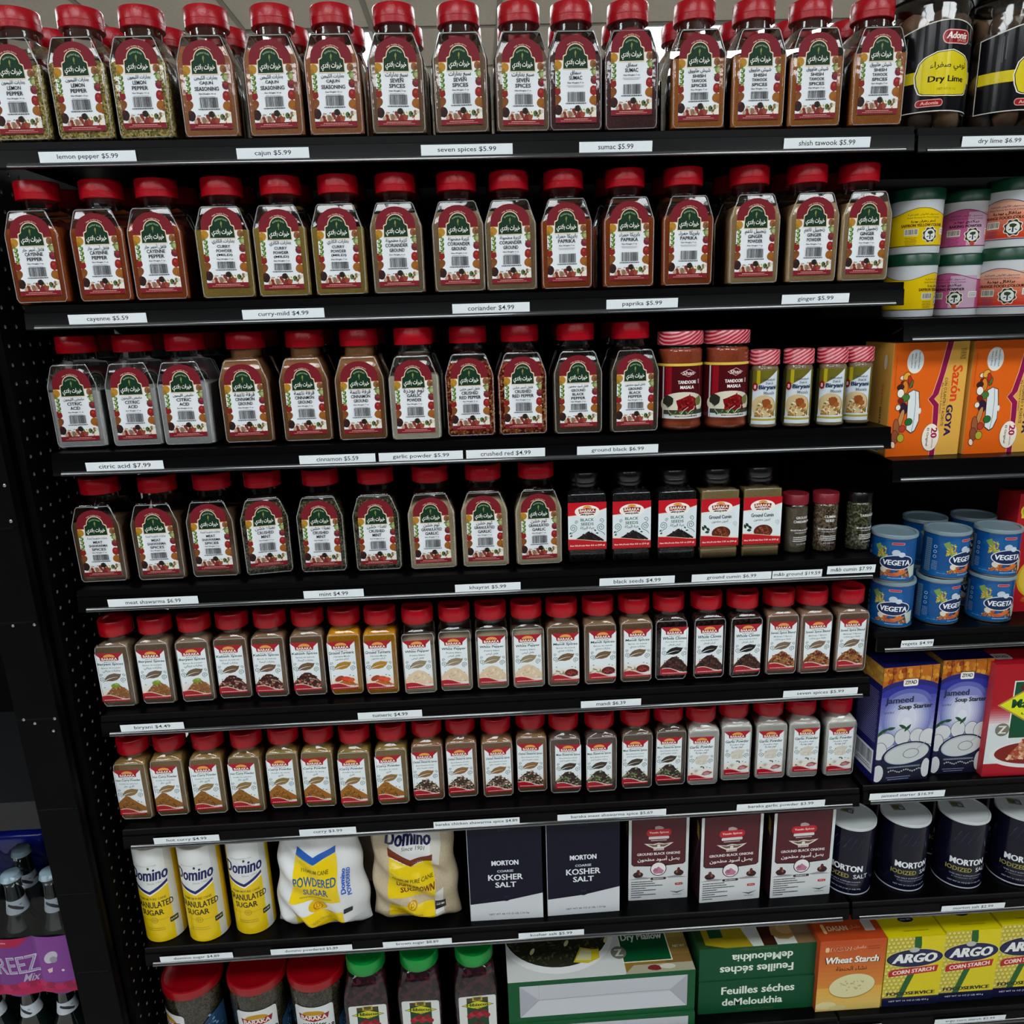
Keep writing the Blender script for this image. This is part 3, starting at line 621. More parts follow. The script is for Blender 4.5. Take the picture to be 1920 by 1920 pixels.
def leaf_label(title, sub, ar, powder, pal, mode='heap', seed=1, ttl2=None, base=None):
    a = Art(clip=(-19, 19, 0, 80)); a.rrect(-19, 19, 0, 78, 1, '#e1e8ec')
    for i in range(5): a.rect(-19, 19, 8, 22-i*2, ('#e1e3e2', '#e3e1dc', '#e4dfd8', '#e5dcd2', '#e5d9cc')[i], .3)
    a.poly([(-19, 78), (19, 78), (18.5, 76.5), (13, 71), (12.3, 66), (-12.3, 66), (-13, 71), (-18.5, 76.5)], '#a21526')
    a.ell(0, 71.3, 8, 4.8, '#e09a4c', 16, a0=0, a1=PI); a.poly([(-12, 70.5), (0, 71.8), (12, 70.5), (11, 65.6), (0, 66.6), (-11, 65.6)], '#8f1220')
    a.text('BARAKA', 0, 68.6, w=21, h=4.0, c='#f4e8dc', bold=.026)
    for i in range(-3, 4): a.stroke([(i*2.1, 64.6-abs(i)*.1), (i*2.6, 63.2-abs(i)*.2)], .7, '#4a2a2a', .3)
    a.text(title, 0, 60, w=min(35, len(title)*2.8), h=4.8, c='#1f4042', bold=.03, shear=.12)
    if ttl2: a.text(ttl2, 0, 56, w=min(30, len(ttl2)*2.0), h=2.6, c='#2f4f52', bold=.03, res=1)
    a.text(sub, 0, 54, w=min(26, len(sub)*1.75), h=2.5, c='#3a5557', bold=.02, shear=.1, res=1)
    a.ar(ar, 0, 49.2, w=min(24, len(ar)*1.9), c='#43595b', bold=.02)
    # leaf-shaped window
    a.poly([(-12, 33), (-10, 38.5), (-4.5, 43.5), (3, 45.5), (10.5, 44), (12.5, 44.5), (10, 38.5), (5.5, 34.5), (-1, 32.8), (-6, 33.3)], powder)
    a.stroke([(-12, 33.5), (-5, 37), (1, 38.8), (7, 39.2)], lambda t: .9*(1-t)+.2, '#e1e8ec')
    a.curl(-14.5, 36, 4.2, '#4c6c67', 1.8, 1, None, .75); a.curl(-14.5, 43.5, 2.4, '#4c6c67', 1.4, -1, None, .6); a.curl(14.5, 34.5, 4.2, '#4c6c67', 1.8, -1, None, .75); a.curl(15.5, 42.5, 2.4, '#4c6c67', 1.4, 1, None, .6)
    for x, y, q in ((-13, 23, .2), (9, 23, .7), (13.5, 21.5, -.3), (-7, 41, 1)): a.leaf(x, y, 2.6, 1.3, '#35594f', q)
    if mode == 'heap': a.heap(0, 5, 48, 25, pal, 150, 2.2, seed, base or pal[0], 1.5, 1.6)
    elif mode == 'rice':
        a.heap(5, 4, 44, 24, pal, 170, 2.0, seed, base or pal[0], 2.4, 1.5); a.blob(2, 26, 6, '#748f2e', 3.6, n=11); a.blob(4, 28, 3, '#93aa44', 2, n=8)
    elif mode == 'cone':
        a.poly([(-19, 6), (-19, 22), (-13, 28), (-7, 33.5), (-3, 32), (3, 26), (10, 20), (19, 13), (19, 6)], pal[0]); a.heap(-4, 6, 34, 26, pal, 130, 1.8, seed, None, 3, 1.3)
    elif mode == 'pale':
        a.poly([(-19, 6), (-19, 15), (-14, 22), (-6, 28), (0, 30), (8, 27), (15, 20), (19, 14), (19, 6)], pal[0]); a.heap(0, 8, 32, 19, pal, 60, 2.2, seed, None, 1.5, 1.3)
    elif mode == 'root':
        a.heap(2, 6, 36, 9, ['#b7651f', '#c77a2a', '#9a4e18'], 60, 1.6, seed, '#b7651f'); 
        for x, y, rx, ry, c, q in ((-6, 18, 7, 4, '#9a3a1c', .5), (4, 16.5, 8, 4.4, '#c23c1c', -.2), (10, 15, 5, 3.6, '#d4592b', .1), (3, 17, 4.5, 2.3, '#d9482a', -.2)): a.ell(x, y, rx, ry, c, 14, q)
    elif mode == 'berry':
        a.heap(-8, 10, 22, 10, ['#d6d2c4', '#c4bba8', '#e4e0d4', '#8a8f6a'], 30, 2.2, seed); a.ell(8, 13, 9.5, 6.4, '#5d1518', 18); a.heap(8, 9, 17, 9, ['#7d2420', '#94352a', '#4a1214'], 40, 1.5, seed); a.heap(-13, 7, 14, 4, ['#5a1a18', '#7a2a22'], 18, 1.7, seed)
    elif mode == 'garlic':
        a.ell(1, 33, 9.5, 5, '#cfcabb', 18); a.heap(1, 30, 17, 7, ['#d9d4c6', '#c2bcab'], 20, 1.6, seed)
        for x, y, q in ((1, 24, .2), (4, 22.5, 2), (-14, 12, 1.3), (-12.5, 11, .4)): a.leaf(x, y, 5, 2.4, '#3f5a3a', q)
        a.ell(-7, 16, 5.4, 5, '#d9d8cf', 16); a.ell(-7, 17, 2.6, 2.4, '#b7b3a8', 12); a.ell(-1, 13, 5, 4.4, '#e7e4da', 16)
        a.poly([(1, 10), (4, 14.5), (10, 16.8), (18, 13.6), (13, 9.4), (6, 8)], '#96545a'); a.ell(8.5, 11.5, 4.6, 2.6, '#bd8386', 14)
    a.poly([(-19, 0)]+[(-19+38*i/14, 8.6+2.4*math.sin(PI*(i/14)*1.7+.25)-4.2*i/14) for i in range(15)]+[(19, 0)], '#a51425')
    a.stroke([(-17+36*i/14, 9.5+2.4*math.sin(PI*(i/14)*1.7+.25)-4.0*i/14) for i in range(15)], 1.1, '#eed0c4')
    a.lines(-17, 16, 2.2, 1, 1, 1.0, '#e8b9b4', .1)
    return a.build('front_label', FOIL)
def big_label(kind):
    a = Art(clip=(-27.2, 27.2, 0, 67)); a.rect(-27.2, 27.2, 0, 66, '#dfe7ec')
    a.poly([(-27.2, 66), (27.2, 66), (27.2, 57.5), (14, 53.5), (0, 51), (-14, 49), (-27.2, 48)], '#c01624'); a.stroke([(-27.2, 47.7), (-14, 48.7), (0, 50.7), (14, 53.2), (27.2, 57.2)], .6, '#e8c9a0')
    a.ell(0, 53.5, 17.5, 8.6, '#f0ece4', 28); a.ell(0, 58.2, 6.4, 3.4, '#d9992f', 16, a0=0, a1=PI)
    a.poly([(-12.5, 56.8), (0, 58.2), (12.5, 56.8), (11.2, 50.8), (0, 52), (-11.2, 50.8)], '#8f1a22'); a.text('BARAKA', 0, 54.6, w=21, h=4.1, c='#efe3d4', bold=.045)
    for i in range(-4, 5): a.stroke([(i*1.5, 50.4-abs(i)*.12), (i*2.4, 47.4+abs(i)*.35)], .9 if i % 2 else 1.3, '#3c2a28', .3)
    if kind == 'seed':
        a.text('BLACK', 0, 42, w=19, h=4.0, c='#3d6b5c', bold=.03); a.text('SEEDS', 0, 36.2, w=18, h=4.0, c='#3d6b5c', bold=.03); a.ar('حبة البركة', 0, 30.5, w=20, c='#3c4a4c', bold=.02)
        a.curl(-20, 31, 5.6, '#35695f', 2.0, 1, (-22.5, 21), .8); a.curl(-15, 39.5, 2.6, '#35695f', 1.5, -1, None, .6); a.curl(19.5, 31, 5.8, '#35695f', 2.0, -1, (25, 20), .8); a.curl(20, 40.5, 3.6, '#35695f', 1.3, 1, None, .7)
        for x, y, q in ((-23, 20, .3), (-24, 24, 1), (11, 27, -.6), (14, 23, 0)): a.leaf(x, y, 4.2, 2.2, '#1f4a3d', q)
        a.heap(2, 12.5, 44, 13, ['#150f10', '#241a1a', '#0c0809', '#33262a'], 120, 1.5, 3, '#150f10', 1.5, 1.25)
    else:
        a.text('Ground Cumin', 0, 41, w=32, h=5, c='#1c2022', bold=.045); a.ar('كمون مطحون', 0, 34.5, w=24, c='#4b5356', bold=.015)
        for x, y, q in ((-21, 28, -.7), (-17, 24.5, -.5), (-18, 20.5, .2), (-24, 26, -1.0)): a.leaf(x, y, 7, 4, '#173c2b', q)
        a.ell(2, 18.5, 13.5, 9.2, '#5a2213', 22); a.heap(2, 10.5, 25, 16, ['#74301a', '#8a4225', '#4a1a0f', '#9a5532'], 80, 1.7, 5, None, 2.2, 2.4)
        a.curl(21, 31, 3.6, '#7fae95', 1.5, 1)
    a.poly([(-27.2, 0), (27.2, 0), (27.2, 10.5), (14, 11.5), (0, 13.2), (-14, 14.8), (-27.2, 15.6)], '#b81420'); a.stroke([(27.2, 11), (14, 12), (0, 13.7), (-14, 15.3), (-27.2, 16)], .7, '#e6cba8')
    a.text('Net Wt./Poids Net: 8.8 oz (250 g)' if kind == 'seed' else 'Net Wt./Poids Net: 7.05 oz (200 g)', 0, 6, w=49, h=2.8, c='#f0dcd4', bold=.04, res=1)
    a.rect(-27.2, 27.2, 0, 1.2, '#6d0d16')
    return a.build('front_label', FOIL)
_rzr = random.Random(11)
def spice_jar(kind, name, mat, fill, lab, label, loc, rz=0, cap=None, lz=.009, lx=0, group=None, labrot=0):
    t = thing(name, label, 'spice jar', loc, rz, group); K = JARS[kind]
    obj('jar_body', shell_mesh(kind), t); obj('contents', fill_mesh(kind, mat, fill), t, rot=(0, 0, 0))
    obj('cap', cap_mesh(kind, cap or RED), t, rot=(0, 0, _rzr.uniform(0, 3)))
    if lab:
        l = obj('front_label', lab, t, (lx, -K['face'], lz), (0, labrot, 0)); l.scale = {'large': (.955, 1, 1.02), 'small': (1.12, 1, 1.04), 'square': (1.075, 1, 1.13)}[kind]
    return t
def zof(row, x):
    (xl, zl), (xr, zr) = SH[row]; return zl+(zr-zl)*(x-xl)/(xr-xl)
POS = {1: [''], 2: ['left of the two', 'right of the two'], 3: ['leftmost of three', 'middle one of three', 'rightmost of three'], 4: ['leftmost of four', 'second from left of four', 'third from left of four', 'rightmost of four'],
       5: ['leftmost of five', 'second from left of five', 'middle one of five', 'fourth from left of five', 'rightmost of five']}
PB = {1: 'lone', 2: None, 3: None}
ARCH = {}
G = [  # row, key, arabic, english lines, weight line, name, label xs (label centre, base y), fill heights
 (0, 'lemon', 'بهارات الليمون', ['LEMON', 'PEPPER'], 'Net Weight: 10 oz', 'lemon pepper', [(44, 262), (163, 259), (277, 258)], (.088, .091, .093)),
 (0, 'cajun', 'بهارات الكيجن', ['CAJUN', 'SEASONING'], 'Net Weight: 10 oz', 'cajun seasoning', [(398, 255), (521, 251), (632, 249)], (.108, .104, .107)),
 (0, 'seven', 'سبع بهارات', ['SEVEN', 'SPICES'], 'Net Weight: 7 oz', 'brown seven spices', [(748, 246), (868, 245), (981, 244)], (.096, .096, .099)),
 (0, 'sumac', 'سماق', ['SUMAC'], 'Net Weight: 7 oz', 'dark sumac', [(1079, 243), (1185, 240)], (.092, .094)),
 (0, 'shish', 'شيش طاووق', ['SHISH', 'TAWOOK', 'SPICES'], 'Net Weight: 7 oz', 'orange shish tawook spice', [(1310, 238), (1421, 238), (1527, 237), (1643, 236)], (.086, .088, .085, .089)),
 (1, 'cayenne', 'فلفل أحمر حار', ['CAYENNE', 'PEPPER'], 'Net Weight: 7 oz', 'cayenne pepper', [(81, 566), (201, 563), (304, 561)], (.098, .096, .099)),
 (1, 'curry', 'بهارات الكاري', ['CURRY', 'POWDER', '(MILD)'], 'Net Weight: 7 oz', 'mild curry powder', [(426, 559), (536, 556), (643, 555)], (.090, .091, .090)),
 (1, 'coriander', 'كزبرة مطحونة', ['CORIANDER', 'GROUND'], 'Net Weight: 6 oz', 'ground coriander', [(750, 552), (864, 549), (962, 547)], (.105, .106, .106)),
 (1, 'paprika', 'بابريكا حمراء', ['PAPRIKA'], 'Net Weight: 7 oz', 'red paprika', [(1064, 544), (1179, 541), (1288, 538)], (.092, .094, .093)),
 (1, 'ginger', 'زنجبيل ناعم', ['GINGER', 'POWDER'], 'Net Weight: 7 oz', 'tan ginger powder', [(1412, 534), (1520, 530), (1617, 527)], (.104, .106, .105)),
 (2, 'citric', 'حامض الليمون', ['CITRIC', 'ACID'], 'Net Weight: 11 oz', 'white citric acid', [(155, 843), (260, 840), (357, 838)], (.082, .084, .088)),
 (2, 'cinnamon', 'قرفة ناعمة', ['CINNAMON', 'GROUND'], 'Net Weight: 7 oz', 'ground cinnamon', [(470, 834), (581, 831), (682, 829)], (.134, .134, .134)),
 (2, 'garlic', 'ثوم بودرة', ['GARLIC', 'POWDER'], 'Net Weight: 7 oz', 'cream garlic powder', [(783, 828)], (.092,)),
 (2, 'crushed', 'فلفل أحمر خشن', ['CRUSHED', 'RED PEPPER'], 'Net Weight: 5 oz', 'crushed red pepper', [(885, 822), (982, 819)], (.108, .106)),
 (2, 'bpepper', 'فلفل أسود مطحون', ['GROUND', 'BLACK', 'PEPPER'], 'Net Weight: 7 oz', 'ground black pepper', [(1086, 817), (1189, 814)], (.104, .106)),
 (3, 'meat', 'بهارات شاورما لحمة', ['MEAT', 'SHAWARMA', 'SPICES'], 'Net Weight: 7 oz', 'meat shawarma spice', [(197, 1095), (305, 1091), (407, 1085)], (.096, .097, .1)),
 (3, 'mint', 'نعناع خشن', ['CRUSHED', 'MINT'], 'Net Weight: 3.5 oz', 'crushed mint', [(501, 1080), (609, 1076), (712, 1073)], (.112, .112, .113)),
 (3, 'ggarlic', 'ثوم خشن', ['GRANULATED', 'GARLIC'], 'Net Weight: 7 oz', 'granulated garlic', [(814, 1070), (913, 1066), (1012, 1062)], (.1, .102, .1))]
SHIFT = {('sumac', 1): .008, ('lemon', 0): -.002, ('curry', 0): .004, ('citric', 2): .002, ('mint', 0): .003, ('shish', 3): .004, ('meat', 2): .002, ('seven', 2): -.002, ('lemon', 2): .002}
ORD = 0
for row, key, ar, lines, wt, nm, xs, fills in G:
    ARCH[key] = arch_label(ar, lines, wt)
    n = len(xs)
    for i, (px, py) in enumerate(xs):
        if row < 2: Y = .006 if row == 0 else .008; p = onY(px, py, Y)
        else:
            p = onY(px, py, .008)
            for _ in range(3): p = onZ(px, py, zof(row, p.x))
            p.y = min(max(p.y, .004), .045)
            p = onY(px, py, p.y)
        x, y = p.x, p.y+.0345; z = zof(row, x)+.0003
        rz = {('mint', 0): .16, ('curry', 0): .1}.get((key, i), _rzr.uniform(-.03, .03))
        pos = POS[n][i]
        lab = f'red-capped jar of {nm}, '+(pos if n > 1 else 'the only one, left of the crushed red pepper')
        spice_jar('large', 'spice_jar', GRAIN[key], fills[i], ARCH[key], lab, (x, y, z), rz, lz=.0125+SHIFT.get((key, i), 0), group='arch-labelled spice jars', labrot=_rzr.uniform(-.008, .008))
        if row < 3:                                             # the jar standing behind
            spice_jar('large', 'spice_jar', GRAIN[key], fills[i]-.004, ARCH[key], f'second-row red-capped jar right behind the {nm} jar'+(', '+pos if n > 1 else ''), (x+_rzr.uniform(-.003, .003)+(.004 if row == 0 else 0), y+.0755, z), _rzr.uniform(-.05, .05), lz=.0125, group='second-row spice jars')
# black-capped square jars
SEED, CUM = big_label('seed'), big_label('cumin')
for i, (px, py) in enumerate([(1102, 1057), (1184, 1054), (1268, 1051), (1347, 1049), (1426, 1045)]):
    p = onZ(px, py, zof(3, .9)); x, y = p.x, max(p.y, .008)+.0298; x = onY(px, py, y-.0298).x
    if i < 3: spice_jar('square', 'spice_jar', GRAIN['bseed'], .113, SEED, 'black-capped square jar of black seeds, '+POS[3][i], (x, y, zof(3, x)+.0003), _rzr.uniform(-.02, .02), DKCAP, .0215, group='square black-capped jars')
    else: spice_jar('square', 'spice_jar', GRAIN['cumin'], .108, CUM, 'black-capped square jar of ground cumin, '+POS[2][i-3], (x, y, zof(3, x)+.0003), _rzr.uniform(-.02, .02), DKCAP, .0215, group='square black-capped jars')
# small rectangular jars
B = [(4, 'biryani', 'Beryani Spices', 'Epices de beryani', 'بهارات برياني', '#6a5742', ['#8a5a30', '#a2713c', '#b78a4d', '#7a4a28'], 'rice', 'biryani spice', [(217, 1329), (298, 1323), (372, 1319)], .098),
 (4, 'kabseh', 'Kabseh Spices', 'Epices de kabseh', 'بهارات كبسة', '#6a4f38', ['#3a1210', '#5a1f18', '#2a0c0c', '#8a5040', '#b08a78'], 'heap', 'kabseh spice', [(440, 1313), (503, 1311), (576, 1308)], .099),
 (4, 'turmeric', 'Ground Turmeric', 'Curcuma Moulu', 'كركم مطحون', '#a87a22', [], 'root', 'golden turmeric', [(646, 1306), (715, 1305)], .1),
 (4, 'wpepper', 'White Pepper', 'Poivre blanc', 'فلفل أبيض', '#8f8062', ['#d8c2a4', '#cdb28e', '#e4d3ba'], 'pale', 'pale white pepper', [(788, 1304), (855, 1299), (925, 1295), (991, 1293)], .082),
 (4, 'mandi', 'Mandi Spices', 'Epices de mandi', 'بهارات مندي', '#6d5535', [], 'berry', 'mandi spice', [(1062, 1290), (1130, 1286), (1195, 1282)], .1),
 (4, 'cloves', 'Whole Cloves', 'Clous de girofle entiers', 'كبش قرنفل', '#15100f', ['#2c1613', '#45241d', '#5a3329', '#1a0d0c'], 'heap', 'dark whole cloves', [(1264, 1278), (1328, 1275), (1399, 1273)], .1),
 (4, 'blend', 'Seven Spice Blend', 'Melange 7 Epices', 'خلطة سبع بهارات', '#77604a', ['#8a5a2c', '#a4713a', '#6d2a1e', '#54201a', '#b98a54'], 'heap', 'seven spice blend', [(1463, 1268), (1528, 1266), (1590, 1263)], .1),
 (5, 'hcurry', 'Hot Curry Powder', 'Poudre de curry fort', 'كاري حار', '#8a6b3c', ['#8a5a1e', '#6b3c16', '#a5702a', '#54300f'], 'cone', 'hot curry powder', [(250, 1540), (315, 1533), (385, 1530), (457, 1527)], .1),
 (5, 'currym', 'Curry Powder', 'Poudre de curry', 'كاري', '#86693a', ['#96601e', '#6b3c16', '#b07a2c', '#54300f'], 'cone', 'plain curry powder', [(523, 1519), (586, 1517), (657, 1518), (731, 1512)], .1),
 (5, 'chicken', 'Chicken Shawarma Spices', 'Epices Shawarma de Poulet', 'بهارات شاورما دجاج', '#8a6233', ['#3a2a20', '#6b5040', '#cbbba6', '#8a7460', '#1f1712'], 'heap', 'chicken shawarma spice', [(801, 1504), (866, 1498), (936, 1497), (996, 1488)], .1),
 (5, 'beef', 'Meat Shawarma Spices', 'Epices Shawarma de Boeuf', 'بهارات شاورما لحم', '#3f3325', ['#2a1f1c', '#4a3a34', '#6b7a4c', '#8f9a7c', '#3a2420'], 'heap', 'beef shawarma spice', [(1068, 1490), (1123, 1488), (1189, 1482), (1250, 1476)], .1),
 (5, 'gpowder', 'Garlic Powder', 'Poudre d\'ail', 'ثوم بودرة', '#cfcabb', [], 'garlic', 'white garlic powder', [(1312, 1475), (1380, 1466), (1441, 1463), (1508, 1460), (1570, 1457)], .1)]
CAPX = {4: [218, 292, 365, 436, 506, 577, 645, 712, 782, 851, 919, 986, 1052, 1120, 1188, 1253, 1324, 1392, 1460, 1522, 1590],
        5: [250, 318, 390, 462, 532, 597, 664, 733, 800, 863, 929, 994, 1056, 1123, 1190, 1252, 1313, 1374, 1439, 1500, 1567]}
CK = {4: 0, 5: 0}
for row, key, ti, sub, ar, pw, pal, mode, nm, xs, fill in B:
    t2 = None
    if len(ti) > 18: sp = ti.rsplit(' ', 1); 
    me = leaf_label(ti, sub, ar, pw, pal, mode, len(key), base=('#6b3c16' if mode == 'cone' else None))
    n = len(xs)
    for i, (px, py) in enumerate(xs):
        p = onY(px, py, .015)
        for _ in range(3): p = onZ(px, py, zof(row, p.x))
        yy = min(max(p.y, .004), .06); p = onY(px, py, yy)
        y = yy+.0265; cx_ = CAPX[row][CK[row]]; CK[row] += 1; x = onY(cx_, (1178-.055*(cx_-218)) if row == 4 else (1392-.047*(cx_-250)), y).x; lxx = max(-.0045, min(.0045, p.x-x))
        spice_jar('small', 'spice_jar', GRAIN[key], fill*1.06+_rzr.uniform(-.003, .003), me, f'small red-capped jar of {nm}, '+POS[n][i], (x, y, zof(row, x)+.0003), _rzr.uniform(-.03, .03), lz=.0125+(.002 if key == 'gpowder' and i % 2 else 0), lx=lxx, group='small rectangular spice jars', labrot=_rzr.uniform(-.012, .012))
# ================================================================== round bottles on the third and fourth shelves
PINK = pbr('shrink_band_red', '#b51a30', .35)
def bandmat():
    m, nt, out = newmat('striped_shrink_band'); p = nt.nodes.new('ShaderNodeBsdfPrincipled'); p.inputs['Roughness'].default_value = .3
    tc = nt.nodes.new('ShaderNodeTexCoord'); mp = nt.nodes.new('ShaderNodeMapping'); mp.inputs['Rotation'].default_value = (0, math.radians(32), 0)
    w = nt.nodes.new('ShaderNodeTexWave'); w.inputs['Scale'].default_value = 70; w.inputs['Distortion'].default_value = 1.5; w.bands_direction = 'Z'
    r = nt.nodes.new('ShaderNodeValToRGB'); r.color_ramp.elements[0].color = H('#a50f22'); r.color_ramp.elements[1].color = H('#e0929b'); r.color_ramp.elements[0].position = .45; r.color_ramp.elements[1].position = .7
    nt.links.new(tc.outputs['Object'], mp.inputs[0]); nt.links.new(mp.outputs[0], w.inputs[0]); nt.links.new(w.outputs[0], r.inputs[0]); nt.links.new(r.outputs[0], p.inputs['Base Color']); nt.links.new(p.outputs[0], out.inputs[0]); return m
STRIPE = bandmat()
MASALA = grainmat('tandoori_masala', '#8c3a20', '#a34c2c', 800); BMAS = grainmat('biryani_masala', '#7d6a50', '#968062', 800)
GLASS = shellmat('clear_glass', boost=1.7)
def prof_fill(prof, ins, z0, z1):
    tab = [(z, r) for z, r in prof]; zs = sorted({z0, z1} | {z for z, r in prof if z0 < z < z1})
    return [(z, interp([(a, b) for a, b in tab], z)[0]-ins) for z in zs]
def bottle(name, label, cat, loc, prof, fillmat, fill, capprof, capmat, lab, group, rz=0, shell=None, capname='cap', lz=0, ls=1, labname='wrap_label'):
    t = thing(name, label, cat, loc, rz, group); k = (name, id(prof) if False else prof[3], fillmat.name)
    if k not in _mc:
        _mc[k] = (mk('bottle_body', lathe(prof, 8, 0, True, False), shell or GLASS), mk('contents', lathe(prof_fill(prof, .0010, .003, fill), 8), fillmat), mk(capname, lathe(capprof, 9), capmat))
    b, c, cp = _mc[k]
    obj('bottle_body', b, t); obj('contents', c, t); obj(capname, cp, t, rot=(0, 0, _rzr.random()))
    if lab: l = obj(labname, lab, t, (0, 0, lz)); l.scale = (1, 1, ls)
    return t
TP = [(0, .027), (.001, .030), (.004, .0325), (.010, .0335), (.014, .0325), (.017, .0325), (.114, .0325), (.1175, .0315), (.1195, .029), (.1215, .0285), (.128, .0285)]
a = Art(clip=(-50, 50, 0, 78)); a.rect(-50, 50, 0, 76, '#4d0f16'); a.rect(-26, -16, 26, 72, '#8e0f1c'); a.rect(-50, 50, 72.5, 76, '#e0c24e'); a.rect(-31, -28.5, 0, 72, '#c9ccd0')
a.rect(-28, 50, 0, 5.8, '#d7dadd'); a.lines(-12, 26, 2.2, 1, 1, 1.6, '#33373b', .1)
a.poly([(-4, 63), (8, 68.5), (20, 63), (8, 57.5)], '#c9a9a6'); a.poly([(-2.6, 63), (8, 67.7), (18.6, 63), (8, 58.3)], '#551219'); a.text('Shan', 8, 63, w=17, h=5.4, c='#e4d3d0', bold=.03, shear=.2)
a.text('TANDOORI', 6.5, 50.5, w=27, h=4.6, c='#f0ecea', bold=.06); a.text('MASALA', 6.5, 43.5, w=20, h=4.4, c='#f0ecea', bold=.06); a.rect(24, 26.5, 48, 54, '#b9a09c')
a.ell(2, 20, 36, 17, '#d9d3c0', 28); a.rect(-28, 50, 5.8, 12, '#3a3d33'); a.ell(-8, 30, 11, 3.4, '#6a8a3c', 18); a.ell(-8, 29.6, 12.5, 4, '#d9d3c0', 18, dk=-1); a.ell(-8, 30.4, 10, 2.8, '#56702e', 18, dk=2)
a.blob(8, 21, 17, '#7a1418', 10.5, 16, 3, jit=.12); a.heap(8, 12, 30, 20, ['#8e1a1c', '#5e0e12', '#a32a26', '#6e1216'], 60, 2.4, 6, None, 1.6, 1.8); a.blob(26, 24, 6, '#6d7138', 7, 10); a.blob(-20, 24, 8, '#2c2b22', 8, 11)
a.heap(2, 6, 44, 6, ['#48603a', '#6c8a52', '#2f4128'], 30, 2.6, 9, None, 2.5, 1.2)
a.stroke([(-2, 6.5), (2, 12), (8, 16)], .8, '#d9d7c4'); a.stroke([(8, 7), (12, 11), (17, 13), (18, 17)], 1.0, '#d9d7c4'); a.stroke([(-22, 18), (-19, 10), (-15, 6)], .8, '#b9b7a4')
TL_ = a.build('wrap_label', FOIL, cyl(32.6), cuts=2)
TCAP = [(.1235, .0305), (.1245, .0328), (.1405, .0330), (.1425, .0320), (.143, .028)]
for i, (px, py) in enumerate(((1283, 811), (1370, 806))):
    p = onY(px, py, .006); t = bottle('spice_bottle', 'round bottle of red tandoori masala with striped red shrink band, '+POS[2][i], 'spice bottle', (p.x, p.y+.034, zof(2, p.x)+.0003), TP, MASALA, .1185, TCAP, STRIPE, TL_, 'tandoori masala bottles', -.1, capname='shrink_banded_cap', lz=.020, ls=1.03)
BP = [(0, .018), (.001, .0195), (.003, .0212), (.006, .0218), (.0085, .0208), (.011, .0208), (.087, .0208), (.090, .0198), (.093, .0190), (.100, .0190)]
a = Art(clip=(-33, 33, 0, 68)); a.rect(-33, 33, 0, 66, '#3b3a22'); a.rect(-19, 24, 0, 66, '#6a6421'); a.rect(-12, -7, 0, 66, '#b9a81e')
a.poly([(-18, 0), (19, 0), (19, 66), (16, 64), (2, 54), (-10, 48), (-18, 46)], '#d3dde6'); a.ell(1, 21, 17, 14.5, '#a7884a', 24); a.ell(-1, 22, 17, 14, '#cdb68a', 24)
a.heap(1, 9, 30, 24, ['#8a5226', '#d9c79a', '#a9763a', '#6d7a32', '#c98f4e', '#f0e4c4'], 100, 2.2, 8, None, 1.7, 2.0); a.blob(3, 26, 6.5, '#8d4a22', 5, 10); a.blob(8, 22, 4, '#9b5a2c', 3.4, 9)
a.rect(-18, 19, 0, 9, '#cfd6dc'); a.rect(-18, 19, 4.5, 7, '#a39a34'); a.text('Hyderabadi', 5, 54.5, w=16, h=3, c='#3c4a58', bold=.02, res=1); a.text('Dum ki', 6, 50.6, w=10, h=3, c='#3c4a58', bold=.02, res=1)
a.text('Biryani', 4, 45, w=24, h=6.6, c='#1f3350', bold=.05); a.text('Masala', 6, 38.8, w=15, h=3.6, c='#7a838c', bold=.02, res=1); a.blob(-13.5, 46, 4.4, '#8e1a22', 5.4, 8, jit=.05); a.text('8', -13.5, 46, h=4.6, c='#e4d9d4', bold=.03)
BL = a.build('wrap_label', FOIL, cyl(20.9), cuts=1.5)
BCAP = [(.0925, .0198), (.093, .0214), (.098, .0215), (.0988, .0210), (.1120, .0212), (.1135, .0203), (.114, .017)]
for i, (px, py, dy) in enumerate(((1438, 802, 0), (1502, 800, 0), (1565, 798, 0), (1614, 790, .012))):
    p = onY(px, py, .006+dy); bottle('spice_bottle', 'small round bottle of biryani masala with red shrink band, '+POS[4][i], 'spice bottle', (p.x, p.y+.0225, zof(2, p.x)+.0003), BP, BMAS, .094, BCAP, STRIPE, BL, 'biryani masala bottles', (-.25, -.3, -.35, -.4)[i], capname='shrink_banded_cap', lz=.008, ls=1.17)
MP = [(0, .0175), (.001, .0192), (.003, .0198), (.006, .0200), (.074, .0200), (.0765, .0192), (.078, .0180), (.086, .0180)]
MC = [(.0775, .0187), (.078, .0195), (.0925, .0195), (.0935, .0188), (.0932, .016)]
WINE = pbr('dusty_red_cap', '#7d1a26', .35)
def mbl(lines, x=0):
    a = Art()
    for k, tx in enumerate(lines): a.text(tx, x, 58-k*6.2, w=len(tx)*3.4, h=4.1, c='#e9e9e4', bold=.03)
    a.text('MORTON & BASSETT', x, 38, w=34, h=2.9, c='#e9e9e4', bold=.03, res=1); a.text('SAN FRANCISCO', x, 34, w=22, h=1.9, c='#d9d9d4', bold=.03, res=1)
    a.lines(x-14, x+14, 26, 3, 3, 1.5, '#d5d5cf', .1); a.text('2.0 OZ  57g', x+1, 15.5, w=17, h=2.2, c='#e4e4df', bold=.03, res=1); return a.build('printed_text', INK, cyl(20.1), cuts=2.2)
